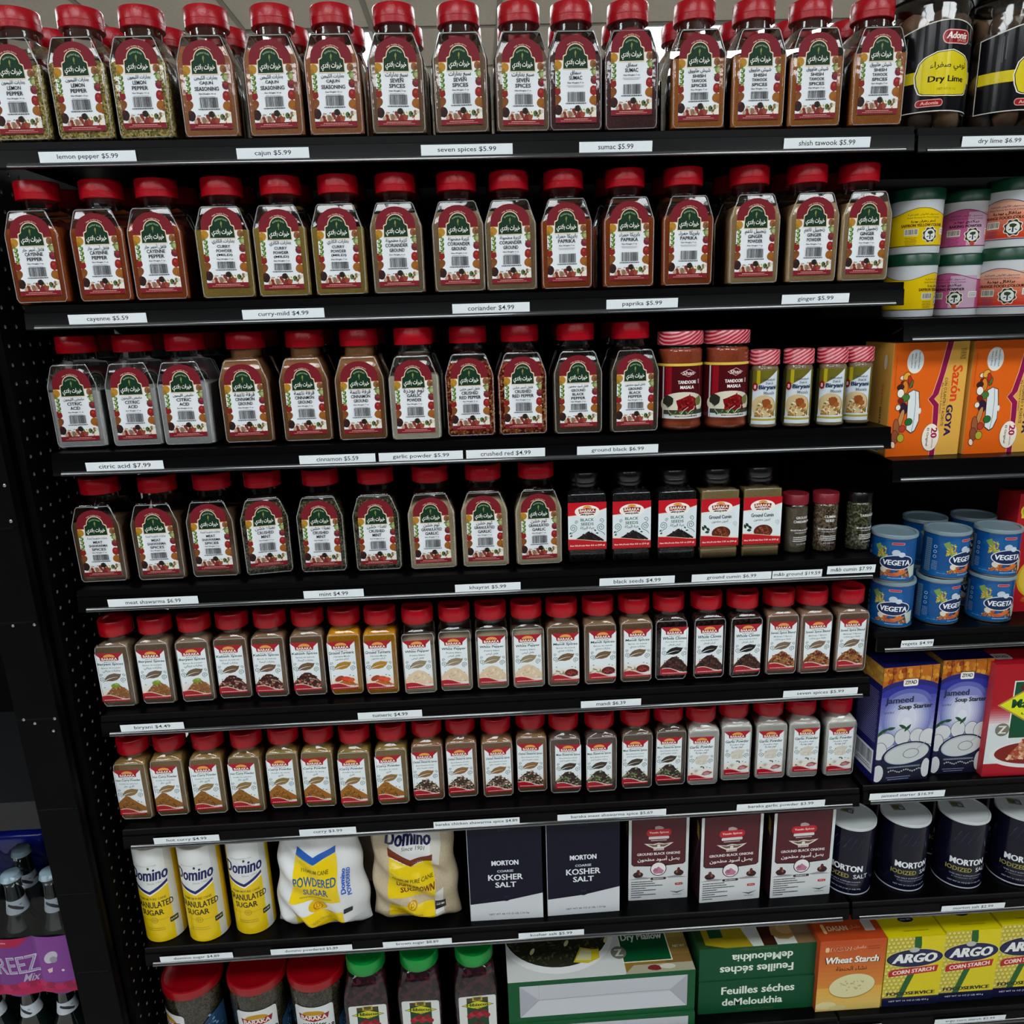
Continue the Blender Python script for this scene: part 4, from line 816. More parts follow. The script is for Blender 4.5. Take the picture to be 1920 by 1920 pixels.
for (px, py), nm, mt, cp, ls, rz, fl in (((1495, 1039), 'ground cardamom with dusty red cap', 'cardamom', WINE, ['GROUND', 'CARDAMOM'], .25, .072), ((1552, 1036), 'cumin seed with dusty red cap', 'cseed', WINE, ['CUMIN', 'SEED'], 0, .08), ((1615, 1034), 'green tarragon with black cap', 'tarragon', DKCAP, ['TARRAGON'], .35, .08)):
    p = onZ(px, py, zof(3, 1.15)); Y = min(max(p.y, .004), .03); p = onY(px, py, Y)
    MPk = list(MP); t = bottle('herb_bottle_'+mt if False else 'spice_bottle', 'small round glass bottle of '+nm, 'spice bottle', (p.x, Y+.02, zof(3, p.x)+.0003), MPk, GRAIN[mt], fl, MC, cp, mbl(ls), 'white-lettered glass bottles', rz, labname='printed_text')
# ================================================================== boxes
def carton(name, label, cat, loc, dims, mat, front=None, left=None, top=None, rz=0, group=None, right=None, bev=.0008, extra=None):
    w, d, h = dims; t = thing(name, label, cat, loc, rz, group)
    k = ('carton', name, dims, mat.name)
    if k not in _mc: _mc[k] = boxmesh('carton', dims, mat, bev)
    obj('carton', _mc[k], t)
    if front: obj('front_print', front, t, (0, -.0001, 0))
    if left: obj('side_print', left, t, (-w/2-.0001, d/2, 0), (0, 0, -PI/2))
    if top: obj('top_print', top, t, (0, d/2, h+.0001), (-PI/2, 0, 0))
    return t
# orange and yellow seasoning boxes (lettering runs down the box)
w_, h_ = 112, 168
a = Art(clip=(-w_/2, w_/2, 0, h_)); a.rect(-w_/2, w_/2, 0, h_, '#e0610c')
a.poly([(20, 0), (56, 0), (56, h_), (32, h_), (24, 125), (17, 92), (11, 85), (19, 77), (20, 55)], '#dfa948')
a.poly([(12, 0), (20, 0), (20, 55), (19, 77), (11, 85), (17, 92), (24, 125), (32, h_), (23, h_), (15, 120), (8, 92), (2, 84.5), (11, 74), (12, 50)], '#8e0d48')
for P in ([(20.3, 0), (20.3, 55), (19.3, 77), (11.4, 85), (17.3, 92), (24.3, 125), (32.3, h_)], [(11.7, 0), (11.7, 50), (10.7, 74), (1.7, 84.5), (7.7, 92), (14.7, 120), (22.7, h_)]): a.stroke(P, .8, '#f0b89c')
a.text('Sazón', 42, 107, w=52, h=15, c='#e0451c', bold=.04, rot=-PI/2); a.text('GOYA', 36, 52, w=46, h=10, c='#241a4c', bold=.07, rot=-PI/2)
a.text('CON CULANTRO Y ACHIOTE', 26.5, 80, w=72, h=4.6, c='#35302a', bold=.02, rot=-PI/2, res=1); a.text('(Big Coriander & Annatto)', 21.5, 86, w=46, h=3.4, c='#35302a', bold=.01, rot=-PI/2, res=1)
a.text('YOUR PACK', 48, 150, w=16, h=9, c='#59461f', bold=.03, rot=-PI/2, res=1); a.text('Especias y Sazonador', 31, 85, w=50, h=3, c='#b98a34', rot=-PI/2, res=1)
a.ell(-23, 141, 12.5, 17.5, '#f1e3cf', 30); a.ell(-23, 142, 11.6, 16, '#dfe5e6', 28)
for k, t in enumerate(('Especial para Sopas,', 'Salsas, Carnes,', 'Guisos y Arroz')): a.text(t, -17.5-k*5.5, 142, w=25-k*2, h=3.2, c='#3a4a56', bold=.03, rot=-PI/2, res=1)
a.ell(11, 27, 13.5, 21, '#5a3020', 30); a.ell(11.2, 27.4, 13, 20.5, '#f2e7d8', 30); a.text('20', 16, 34, w=15, h=9.5, c='#a11345', bold=.06, rot=-PI/2); a.text('El Original', 6, 28, w=27, h=4.2, c='#2a3550', bold=.03, rot=-PI/2); a.text('packets inside', 14.5, 18, w=14, h=3, c='#5a2a3c', bold=.02, rot=-PI/2, res=1)
a.lines(-52, -50, 150, 30, 1.7, 1, '#c2560e', 0)
a.poly([(-30, 96), (-22, 100), (-13, 97), (-10, 75), (-9, 52), (-14, 38), (-20, 34), (-28, 40)], '#3a2a22'); a.poly([(-29, 95), (-22, 99), (-14, 96), (-11, 75), (-10, 53), (-15, 39), (-20, 36), (-27, 41)], '#dfe4e6'); a.stroke([(-19, 98), (-17, 80), (-17, 55), (-19, 37)], .8, '#6a7276'); a.ell(-9.5, 68, 2.2, 4.5, '#dfe4e6', 12)
for x, y, rx, ry, c, q in ((-40, 118, 4, 3, '#f0d8c4', .4), (-34, 120, 6, 4.5, '#e0a63a', .9), (-28, 112, 3, 9, '#b82c1c', .3), (-38, 110, 4, 3, '#7a1a12', 0), (-35, 104, 4, 9, '#d98224', .1), (-26, 108, 2, 6, '#5a6a2c', -.3), (-42, 104, 5, 4, '#3a1a14', .2), (-41, 95, 5, 6, '#efe9dc', .1), (-33, 88, 6, 5, '#3f7a34', .5), (-40, 84, 4, 4, '#7a1a12', 0), (-35, 72, 6, 9, '#2a1636', .1), (-43, 74, 3.5, 4, '#e9e2d0', 0), (-37, 58, 3.4, 13, '#c08a54', -.2), (-25, 52, 5.5, 5, '#1f6a30', .3), (-43, 42, 4.4, 15, '#9a5a34', .1), (-34, 42, 4.6, 5, '#b23a2c', 0), (-44, 30, 5, 10, '#8a4a2c', .1), (-35, 28, 5, 6, '#a9a832', .1), (-46, 18, 3, 5, '#f0d8c4', .3)):
    a.ell(x, y, rx+.8, ry+.8, '#4a1710', 14, q, .4); a.ell(x, y, rx, ry, c, 14, q, .6)
GF = a.build('front_print', INK)
a = Art(); a.rect(-42, 42, 0, 168, '#d9a24a'); a.rect(40, 42, 0, 168, '#f0c26a')
for x in (-20, 22): a.ell(x, 140, 4, 11, '#e8e4d8', 18); a.text('20 packets', x, 140, w=16, h=3, c='#6a6a5a', rot=-PI/2, res=1); a.text('Sazón', x-2, 92, w=30, h=7, c='#d0692a', bold=.03, rot=-PI/2); a.text('GOYA', x-4, 60, w=26, h=5.5, c='#3a2a30', bold=.06, rot=-PI/2)
a.barcode(-20, 20, 5, 14, '#e4ddcc')
GS = a.build('side_print', INK); GM_ = pbr('yellow_carton', '#d9a24a', .5)
GZ = 1.196
for i, (px, ya) in enumerate(((1657, .03), (1802, .03), (1944, .03))):
    p = onY(px, 858, ya); w = .113
    x = p.x+w/2+.001
    carton('seasoning_box', 'orange and yellow seasoning box with sideways lettering, '+('leftmost, showing its yellow side', 'middle one of three', 'rightmost, cut off by the frame')[i], 'box', (x, ya, GZ-.0052*(x-1.2)+.0003), (.112, .085, .168), GM_, GF, GS, None, 0, 'orange seasoning boxes')
# green-lidded tubs
TB = [(0, .0325), (.001, .0345), (.003, .0352), (.074, .0358)]
def tub_art(base, hi, ink, title, tar, kind):
    a = Art(clip=(-110, 110, 0, 62)); P = [(-110+220*i/72, 49+5*math.cos((-110+220*i/72)*2*PI/95+.2)) for i in range(73)]
    a.poly([(-110, 2)]+[(110, 2)]+P[::-1], base)
    if kind == 'pink': a.poly([(2, 2), (40, 2), (40, 50), (2, 50)], '#c8a6bd')
    if kind == 'orange':
        for i in range(10): a.rect(-110, 110, 4+i*4.6, 8.8+i*4.6, '#%02x%02x%02x' % (int(200+3*i), int(60+13*i), int(40+12*i)), .2)
    a.stroke(P, .9, ink); a.rect(-110, 110, 2, 3.2, ink)
    for dx in (0,):
        a.ar('مسحوق الألوان الغذائية', dx, 45, w=44, h=3.4, c=ink, bold=.02); a.text('Smart Factory for Food Colours', dx, 40.6, w=46, h=2.9, c=ink, bold=.02, res=1)
        a.ar(tar, dx, 36, w=34, h=5, c='#2c1a14' if kind != 'pink' else '#3a1230', bold=.05); a.text(title, dx, 30.4, w=min(60, len(title)*3.4), h=4, c='#4a2210' if kind != 'pink' else '#2c0f28', bold=.06)
        a.barcode(-24, -8, 18, 25, '#dcd9cc'); a.lines(-25, -6, 13, 5, 2.2, .7, ink, .3)
        a.rrect(28, 42, 18, 27, 1, '#e4e2da'); a.lines(29, 41, 24, 3, 2.2, .8, '#6a6a6a', .1)
        G_ = [(10+(10.8 if (i//2) % 2 else 9.2)*math.cos(2*PI*i/32), 17+(10.8 if (i//2) % 2 else 9.2)*math.sin(2*PI*i/32)) for i in range(32)]
        a.poly([(10+(x-10)*1.12, 17+(y-17)*1.12) for x, y in G_], '#e9dcc4'); a.poly(G_, '#33362f'); a.ell(10, 17, 8, 8, '#dfe2dc', 22)
        a.blob(10, 20, 4.4, '#34452c', 2.4, 10); a.poly([(9, 11), (11, 11), (10.8, 18), (9.2, 18)], '#2a2f55'); a.leaf(6.5, 14.5, 4, 1.6, '#2a2f55', .5); a.leaf(13.5, 14.5, 4, 1.6, '#6a7a6a', -.5)
        if kind == 'pink': a.blob(10, 5.8, 3.6, '#b5502c', 3.2, 10)
    return a.build('wrap_label', FOIL, cyl(35.6), cuts=2)
TUBW = pbr('white_tub_plastic', '#ccd0d4', .35); GLID = pbr('green_lid_plastic', '#07402a', .3)
TA = [tub_art('#e2c10c', '#e8cc2c', '#6a5a10', 'SAFFRON YELLOW COLOUR', 'أصفر زعفران بودرة', 'yel'), tub_art('#bd5a8c', '#c96a9a', '#7a2458', 'BAKING POWDER', 'بيكنج بودر', 'pink'), tub_art('#e0a08a', '#e0a08a', '#3a3f78', 'ORANGE FOOD COLOUR', 'برتقال بودرة', 'orange')]
tb = mk('tub', lathe(TB, 9), TUBW); tl_ = mk('lid', lathe([(.074, .0352), (.0745, .0372), (.0885, .0372), (.090, .0362), (.0895, .034)], 12), GLID)
TN = ['yellow saffron colour', 'pink baking powder', 'orange food colour']
for i, (xa, xb) in enumerate(((1657, 1744), (1750, 1828), (1836, 1930))):
    Y = (.058, .088, .052)[i]
    for lv in range(2):
        pa, pb_ = onY(xa, 580, Y+.036), onY(xb, 580, Y+.036)
        x = (pa.x+pb_.x)/2 if i == 0 else onY(1830, 580, Y+.036).x-.0362 if i == 1 else onY(1836, 580, Y+.036).x+.0365
        s = (1, 1, 1.06)[i]; z = 1.3989-.0052*(x-1.2)+.0003+lv*.0900*s
        TC_ = globals().setdefault('TC_', []); TC_.append((x, Y+.036*s))
        t = thing('food_tub', f'white tub of {TN[i]} with green lid, '+('lower of its stack' if lv == 0 else 'upper of its stack'), 'tub', (x, Y+.036*s, z), (.7, -.86, -.75)[i] if lv == 0 else (-.19, -.44, -.85)[i], 'green-lidded tubs')
        t.scale = (s, s, s); obj('tub', tb, t); obj('lid', tl_, t, rot=(0, 0, lv)); obj('wrap_label', TA[i], t, (0, 0, .009))
# blue seasoning cans
a = Art(clip=(-101, 101, 0, 68)); a.rect(-101, 101, 0, 66, '#0d4d8c'); a.rect(-101, 101, 0, 10, '#0a5a9c')
a.blob(-6, 50, 26, '#155a98', 12, 14)
a.stroke([(-26, 56), (-20, 46), (-14, 34), (-10, 24)], lambda t: 9*(1-t*.5), '#7b9a4c'); a.heap(-17, 34, 16, 20, ['#c9b04a', '#d8c56a', '#8f9a3c', '#b8892c'], 40, 2.2, 3, None, 2, 3)
a.heap(2, 8, 46, 24, ['#c05a24', '#d98a3c', '#4c6a34', '#c9c4a4', '#2f4a28', '#a34a20'], 90, 3.2, 4, None, 2.2, 1.6); a.leaf(8, 12, 30, 6, '#c96a34', .35); a.leaf(-2, 10, 22, 5, '#b4562a', -.15); a.blob(-14, 17, 4.4, '#d9d4c4', n=10); a.blob(-9, 21, 3.6, '#e4e0d2', n=9)
a.ell(4, 30, 24.4, 12.2, '#d6dee6', 34, .06); a.ell(4, 30, 23, 11, '#0b2350', 34, .06); a.ell(2, 45.5, 6, 5, '#b9c6d4', 16); a.ell(10, 42.5, 5, 4, '#c4cfda', 14)
a.text('VEGETA', 4, 29.6, w=39, h=8.4, c='#e4ecf4', bold=.05, shear=.06)
a.rrect(-5, 13, 58, 62, 1.8, '#c9a0a4'); a.rrect(-4.2, 12.2, 58.6, 61.4, 1.2, '#b52838'); a.poly([(20, 22), (34, 26), (34, 8), (26, 4)], '#b9c4b4')
a.rect(-56, -46, 6, 60, '#5b7f9c'); a.lines(-55, -47, 56, 16, 3.2, .9, '#16395c', .1); 
for y in (48, 40, 32): a.ell(-40, y, 2.6, 2.6, '#9cc0dc', 12); a.ell(-40, y, 1.8, 1.8, '#0d4d8c', 12)
a.lines(-44, -35, 24, 7, 2.2, .7, '#8fb4d4', .2); a.text('8.8 oz 250 g', -28, 6, w=14, h=2.4, c='#8fb4d4', res=1); a.lines(-8, 20, 4, 1, 1, 1.2, '#8fc0e4', .2)
VA = a.build('wrap_label', FOIL, cyl(32.2), cuts=2)
TIN = pbr('tin', '#a8acb0', .3, .5, 1); FROST = pbr('translucent_lid', '#7d929c', .25, .5)
vb = mk('can', lathe([(0, .0318), (.0012, .0332), (.0022, .0332), (.003, .0320), (.0700, .0320), (.0708, .0332), (.0718, .0332)], 9), TIN)
vl = mk('lid', lathe([(.0705, .0334), (.0710, .0340), (.0755, .0340), (.0765, .0334), (.0762, .0300), (.0740, .0295)], 11), FROST)
CN = ['first', 'second', 'third']
for i, (xc, dy, rz) in enumerate(((1667, .008, -.48), (1752, .012, .2), (1850, .012, -.2))):
    for lv in range(2):
        x = onY(xc+(0, 6, 0)[i]*lv, 1160, dy+.033).x
        if i == 0 and lv: x = onY(1672, 1060, .041).x
        for rw in range(2 if lv and i else 1):
            t = thing('seasoning_can', ('blue seasoning can with clear lid, '+('lower' if lv == 0 else 'upper')+' one of the '+CN[i]+' stack') if rw == 0 else 'blue seasoning can in the row behind the '+CN[i]+' stack', 'can', (x+.004*rw, dy+.034+.069*rw, .9229-.0052*(x-1.2)+.0003+lv*.0768), rz+.05*lv, 'blue seasoning cans')
            obj('can', vb, t); obj('lid', vl, t, rot=(0, 0, lv)); obj('wrap_label', VA, t, (0, 0, .0032))
    if i: t = thing('seasoning_can', 'blue seasoning can supporting the back row behind the '+CN[i]+' stack', 'can', (x+.004, dy+.103, .9229-.0052*(x-1.2)+.0003), rz, 'blue seasoning cans'); obj('can', vb, t); obj('lid', vl, t); obj('wrap_label', VA, t, (0, 0, .0032))
# red box cut off at the right edge
a = Art(clip=(-60, 60, 0, 200)); a.rect(-60, 60, 0, 200, '#a8121e'); a.rect(-60, 60, 150, 200, '#b01722'); a.ell(-40, 172, 16, 13, '#d9c23a', 24); a.ell(-40, 172, 13.5, 10.5, '#c4a51e', 24); a.blob(-40, 177, 7, '#7aa0a4', 4.5); a.rect(-54, -26, 160, 165, '#d9c23a'); a.text('Family', -40, 170, w=17, h=4.6, c='#8e1420', bold=.04)
a.ell(-16, 58, 32, 34, '#c9a01c', 30); a.ell(-16, 58, 28, 30, '#d8b83c', 30); a.heap(-5, 20, 60, 30, ['#b4501c', '#c97a34', '#8a3014'], 50, 4, 5)
rb = onY(1872, 1165, .055); rbx = onY(1897, 1040, .055).x
carton('bouillon_box', 'red box with yellow round emblem, partly cut off beside the blue cans', 'box', (1.4485+.06, .055, .9229-.0012), (.120, .05, .200), pbr('red_carton', '#a8121e', .45), a.build('front_print', INK))
# jameed soup starter boxes
a = Art(clip=(-50, 50, 0, 212)); a.grad(-50, 50, 60, 178, '#b9c0d8', '#2e3194', 18); a.rect(-50, 50, 0, 60, '#17183e'); 
for q_ in range(7): a.ell(0, 116, 45-q_*4.5, 52-q_*5, ('#6f76b4', '#838abf', '#949bc8', '#a4abd0', '#b2b8d6', '#c0c5dc', '#ccd1e2')[q_], 30, dk=.4)
if 1: a.ell(0, 108, 10, 12, '#d6dae6', 20)
a.rect(-50, 50, 176, 212, '#b0641a')
r = random.Random(5)
for k in range(60): a.blob(r.uniform(-48, 48), r.uniform(178, 210), r.uniform(2, 6), r.choice(['#c27a1e', '#a85414', '#cf9232', '#8a3a12', '#b5701c']), n=7)
for x in (-34, -12, 14, 36): a.stroke([(x, 212), (x+2, 195), (x-1, 178)], 1, '#3a1c0c')
a.ell(0, 160, 62, 28, '#23246f', 30, a0=0, a1=PI); a.ell(0, 159, 54, 20, '#2c2f90', 30, dk=.3, a0=0, a1=PI); a.ell(0, 150, 40, 22, '#5a60a8', 30, dk=.3, a0=0, a1=PI); a.ell(0, 146, 34, 18, '#7b82bc', 30, a0=0, a1=PI); a.rect(-50, 50, 176, 178, '#1e2070') if 0 else None; 
a.rrect(-14, 14, 176, 190, 3, '#20242c'); a.rrect(-13.2, 13.2, 176.8, 189.2, 2.6, '#e8e8e2'); a.text('ZIYAD', 0, 183.6, w=21, h=6.6, c='#1c1c1e', bold=.05)
a.text('Jameed', -17, 151, w=50, h=14, c='#262a40', bold=.05); a.text('Soup Starter', 13, 138, w=62, h=11, c='#22242e', bold=.05); a.text('Base for Mansaf', -34, 131, w=18, h=4, c='#4a5070', res=1)
for x, y, rx, ry in ((-36, 79, 17, 14), (-5, 84, 14, 15), (22, 84, 13, 13), (42, 80, 15, 16), (-44, 60, 12, 16), (44, 52, 12, 14)): a.ell(x, y, rx+1, ry+1, '#5a6470', 20, dk=.5); a.ell(x, y, rx, ry, '#c9ccd0', 20)
for x, y, q in ((-40, 98, .5), (-28, 101, .2), (-6, 103, -.4), (3, 100, .9), (-46, 94, .9)): a.leaf(x, y, 18, 6, '#1d4a2c', q)
a.rect(-50, 50, 0, 24, '#11122a'); a.ell(6, 44, 46, 30, '#0e1226', 34, .12); a.ell(6, 50, 46, 24, '#0c1a3a', 34, .12); a.ell(6, 52, 41, 19.5, '#a9b0b4', 34, .12); a.ell(7, 51.5, 39, 17.5, '#bfc4c6', 34, .12); a.ell(14, 52, 15, 9, '#6a7278', 24, .1); a.ell(14, 52, 13.6, 7.8, '#bfc4c6', 24, .1); a.stroke([(22, 58), (40, 72)], 1.4, '#9aa4ac'); a.lines(-30, 36, 26, 1, 1, 3, '#77808c', .2); a.ell(-44, 18, 10, 16, '#c4c8cc', 18); a.ell(44, 22, 8, 18, '#c4c8cc', 18)
for k in range(16): a.blob(-24+k*4, 20+2*math.sin(k), 1.6, '#a9b0b4', n=6)
a.lines(-30, 20, 8, 2, 4, 1.5, '#7a84a0', .3)
ZF = a.build('front_print', INK)
a = Art(); a.rect(-35, 35, 0, 212, '#17185c'); a.rect(-35, 35, 180, 212, '#b5803a'); 
for k in range(20): a.blob(r.uniform(-33, 33), r.uniform(182, 210), r.uniform(2, 6), r.choice(['#c29a3e', '#a87424', '#d0a852']), n=7)
a.lines(-30, 30, 165, 28, 3.4, 1.2, '#8a90c4', .1); a.rect(-26, 28, 14, 58, '#dfe2ea'); a.barcode(-22, 24, 30, 54); a.lines(-20, 24, 24, 2, 4, 2, '#5a5f70')
ZS = a.build('side_print', INK)
a = Art(); a.rect(-50, 50, -35, 35, '#10104a'); ZT = a.build('top_print', INK)
ZM = pbr('blue_carton', '#15155a', .45)
for i, (xl, xr, rz) in enumerate(((1635, 1742, .06), (1742, 1836, .0))):
    Y = .008 if i == 0 else .022; p, q = onY(xl, 1458, Y), onY(xr, 1448, Y); w = q.x-p.x-.002
    t = carton('soup_starter_box', 'blue box of jameed soup starter with white bowl picture, '+POS[2][i], 'box', ((p.x+q.x)/2, Y, .6480-.0052*((p.x+q.x)/2-1.2)+.0003), (.1, .07, .212), ZM, ZF, ZS, ZT, rz, 'blue soup starter boxes'); s = w/.1; t.scale = (s, 1, .2095/.212)
# red and green box
a = Art(clip=(-62, 62, 0, 205)); a.grad(-62, 62, 95, 130, '#d9dede', '#a3121f', 8); a.rect(-62, 62, 130, 205, '#a3121f'); a.rect(-62, 62, 0, 95, '#ccd4d6'); a.rect(-62, 62, 0, 24, '#a01224'); a.rect(-28, 62, 70, 175, '#e4e4dc'); a.rect(-26, 62, 71, 173, '#0e4a30')
a.poly([(-52, 132), (0, 164), (52, 132), (0, 100)], '#a98a3c'); a.poly([(-47, 132), (0, 161), (47, 132), (0, 103)], '#d8dc1e'); a.rrect(-2, 26, 160, 174, 3, '#e6e6e0'); a.text('ZIYAD', 12, 167, w=20, h=6, c='#1c1c1e', bold=.05); a.blob(-12, 162, 6, '#5a1a14', 5)
a.text('Maftoul', 6, 134, w=66, h=16, c='#0c4a2a', bold=.07); a.ar('مفتول', 4, 118, w=28, h=9, c='#5a1414', bold=.05); a.text('PEARL', 6, 150, w=18, h=4, c='#4a5a1a', bold=.04, res=1)
a.ell(-38, 87, 12, 12, '#6f7264', 24); a.text('Z', -38, 87, h=14, c='#dcdcd0', bold=.05)
a.ell(20, 40, 74, 26, '#d6d9da', 36); a.ell(20, 42, 66, 21, '#7a2018', 36); a.heap(26, 32, 104, 56, ['#c98a6a', '#b06a48', '#d9a888', '#9a4a30', '#e0c0a4', '#a93a2c'], 220, 4, 6, '#a3603f', 1.5, 1.4)
p = onY(1836, 1440, .01)
MF = a.build('front_print', INK); a = Art(); a.rect(-62, 62, -30, 30, '#a3121f'); a.rrect(-52, -22, -12, 8, 4, '#cfc6c0'); a.text('ZIYAD', -37, -2, w=22, h=8, c='#1c1c1e', bold=.04)
carton('grain_box', 'red, white and green grain box with yellow diamond, cut off at the right', 'box', (1.4125+.062, .006, .6480-.0052*.25+.0003), (.124, .06, .205), pbr('red_white_carton', '#b5303a', .45), MF, None, a.build('top_print', INK), -.02)
# dry lime jars, top of the right bay
LP = [(0, .047), (.002, .053), (.006, .0545), (.150, .0545), (.158, .052), (.163, .047), (.170, .046)]
a = Art(clip=(-80, 80, 0, 125)); top_ = [(-80+160*i/40, 100+9*math.cos((-80+160*i/40-5)*PI/100)) for i in range(41)]
a.poly([(-80, 0), (80, 0)]+top_[::-1], '#d9d4cc'); a.poly([(-78.8, 1.2), (78.8, 1.2)]+[(x*.985, y-1.2) for x, y in top_][::-1], '#0c0c0f'); a.rect(-78, 78, 36, 50, '#d3c01c')
B_ = [(-34, 44), (-32, 33), (-28, 24), (-24, 22), (-8, 20), (16, 20), (34, 22), (38, 24), (44, 44), (38, 60), (30, 66), (10, 72), (-10, 70), (-24, 64), (-30, 58)]
a.poly([((x-4)*1.07+4, (y-45)*1.07+45) for x, y in B_], '#efe8dc'); a.poly([((x-4)*1.03+4, (y-45)*1.03+45) for x, y in B_], '#1a1608'); a.poly(B_, '#d8c61a')
a.ar('لومي صفراء', 8, 54, w=52, h=11, c='#16140c', bold=.015); a.text('Dry Lime', 6, 38, w=50, h=9.5, c='#16140c', bold=.045); a.text('NET WT 70 OZ', 6, 27, w=26, h=2.6, c='#6a5f12', res=1)
a.rrect(-6, 36, 80, 97, 8, '#e3a8a4'); a.rrect(-4.8, 34.8, 81.2, 95.8, 7, '#8e1620'); a.text('Adonis', 15, 90, w=30, h=8, c='#f0e4dc', bold=.05, shear=.25); a.text('SPICES', 22, 84, w=16, h=3, c='#e0a094', bold=.03, res=1)
a.rrect(-32, 2, 6, 15, 4.4, '#d9a49c'); a.rrect(-31, 1, 7, 14, 3.8, '#9a1c22'); a.text('Adonis', -15, 10.5, w=22, h=4, c='#e6b4a4', bold=.03); a.rect(-52, -50.6, 60, 92, '#55555a'); a.rect(-48, -47, 64, 92, '#55555a'); a.rect(-56, -54, 8, 34, '#2c2c30')
LA = a.build('wrap_label', FOIL, cyl(54.8), cuts=2.5)
lb = mk('jar_body', lathe(LP, 10, 0, True, False), GLASS); lc = mk('cap', lathe([(.163, .0475), (.164, .050), (.186, .050), (.188, .048)], 11), DKCAP)
LM = [pbr('dried_lime_'+n, c, .7, .4, noise=.35, nscale=60, bump=.6) for n, c in (('tan', '#b08a5c'), ('brown', '#86644a'), ('dark', '#5a4232'))]
lm = []
for k in range(3):
    bm = bmesh.new(); bmesh.ops.create_icosphere(bm, subdivisions=2, radius=.0165); rr = random.Random(k)
    for v in bm.verts: v.co *= 1+rr.uniform(-.05, .05); v.co.z *= .92
    lm.append(mk('dried_lime', bm, LM[k], True, 80))
def lime_jar(x, y, z, label, rz, full=True):
    t = thing('lime_jar', label, 'jar', (x, y, z), rz, 'dry lime jars'); obj('jar_body', lb, t); obj('cap', lc, t); obj('wrap_label', LA, t, (0, 0, .022)); rr = random.Random(int(x*100))
    for lay in range(6):
        n = 6
        for k in range(n): a_ = 2*PI*(k+.5*lay)/n+rr.uniform(-.1, .1); obj('dried_lime', lm[rr.randrange(3)], t, (.0365*math.cos(a_), .0365*math.sin(a_), .0175+lay*.0228), (rr.random()*3, rr.random()*3, 0))
        obj('dried_lime', lm[rr.randrange(3)], t, (0, 0, .019+lay*.0228))
LZ = 1.6445+.0003
lime_jar(1.232, .066, LZ-.0002, 'big dry lime jar with black and yellow label, left of the front two', -.05)
lime_jar(1.345, .070, LZ-.0008, 'big dry lime jar with black and yellow label, cut off at the right corner', .35)
lime_jar(1.222, .190, LZ-.0002, 'dry lime jar in the second row, behind the rightmost shish tawook jar', -.3)
lime_jar(1.337, .192, LZ-.0006, 'dry lime jar in the second row, behind the front pair of lime jars', .2)
# ================================================================== seventh shelf
Z7 = .4170+.0003
# sugar canisters
CP = [(0, .0325), (.0008, .0332), (.002, .0332), (.183, .0332), (.1845, .0334), (.1862, .0332), (.1864, .0318)]
a = Art(clip=(-104, 104, 0, 184)); a.rect(-104, 104, 0, 184, '#d9dcdc'); a.rect(-104, -30, 0, 184, '#d9b414'); a.rect(30, 104, 0, 184, '#c9ccc8'); a.rect(44, 90, 0, 184, '#d3ae1a')
a.poly([(-30, 0), (30, 0), (30, 112), (0, 94), (-30, 108)], '#e0c012'); a.poly([(-30, 108), (0, 94), (30, 112), (30, 119), (0, 101), (-30, 115)], '#e8e6dc'); a.poly([(-30, 110), (0, 97), (30, 115), (30, 121), (0, 103), (-30, 116.5)], '#1c2560')
a.text('Domino', 1, 136, w=64, h=24, c='#1b2459', bold=.05, shear=.12); a.blob(4, 149, 2, '#2f4a2c', 3, 5); a.text('Quality Assured by 100% CANE', -2, 153, w=38, h=3, c='#8d9090', res=1); a.text('Since 1901', 10, 119, w=24, h=4.2, c='#9a9d9c', bold=.01, shear=.2, res=1)
a.text('PREMIUM PURE CANE', 0, 88, w=48, h=4.6, c='#6e6a1c', bold=.03, res=1); a.text('GRANULATED', 1, 76, w=66, h=12.5, c='#2a2718', bold=.03); a.text('SUGAR', -2, 60.5, w=38, h=11, c='#2a2718', bold=.03)
a.ell(0, 45, 6, 6, '#a98a14', 20); a.ell(0, 45, 5, 5, '#d9b912', 20); a.text('D', 0, 45, h=5.4, c='#a98a14', bold=.02); a.lines(-26, 22, 45, 1, 1, 1, '#b89a18', 0); a.lines(-22, 20, 28, 2, 4, 1.6, '#b3981a', .3)
a.rrect(24, 38, 34, 44, 1, '#2c2a22'); a.text('NON GMO', 31, 39, w=11, h=3, c='#d9d4c0', bold=.03, res=1); a.stroke([(26, 36), (31, 42), (37, 41)], .9, '#5a7a34')
DA = a.build('wrap_label', FOIL, cyl(33.4), cuts=2)
CW = pbr('cream_board', '#c9c6b4', .5)
for i, (px, py, rz) in enumerate(((300, 1768, -.08), (383, 1770, -.04), (471, 1753, .0))):
    p = onZ(px, py, Z7); Y = max(.004, p.y); x = onY(px, py, Y).x
    t = thing('sugar_canister', 'white and yellow canister of granulated sugar, '+POS[3][i], 'canister', (x, Y+.0345, Z7), rz, 'sugar canisters')
    obj('canister', mk('canister', lathe(CP, 10), CW) if i == 0 else _mc['can7'], t)
    if i == 0: _mc['can7'] = t.children[0].data; _mc['can7t'] = mk('canister_lid', lathe([(.1830, .0305), (.1850, .0305), (.1852, .030)], 8), pbr('dull_tin', '#8d8f8a', .4, .5, .6))
    obj('canister_lid', _mc['can7t'], t); obj('wrap_label', DA, t, (0, 0, .001)); t.scale = (1, 1, .975)
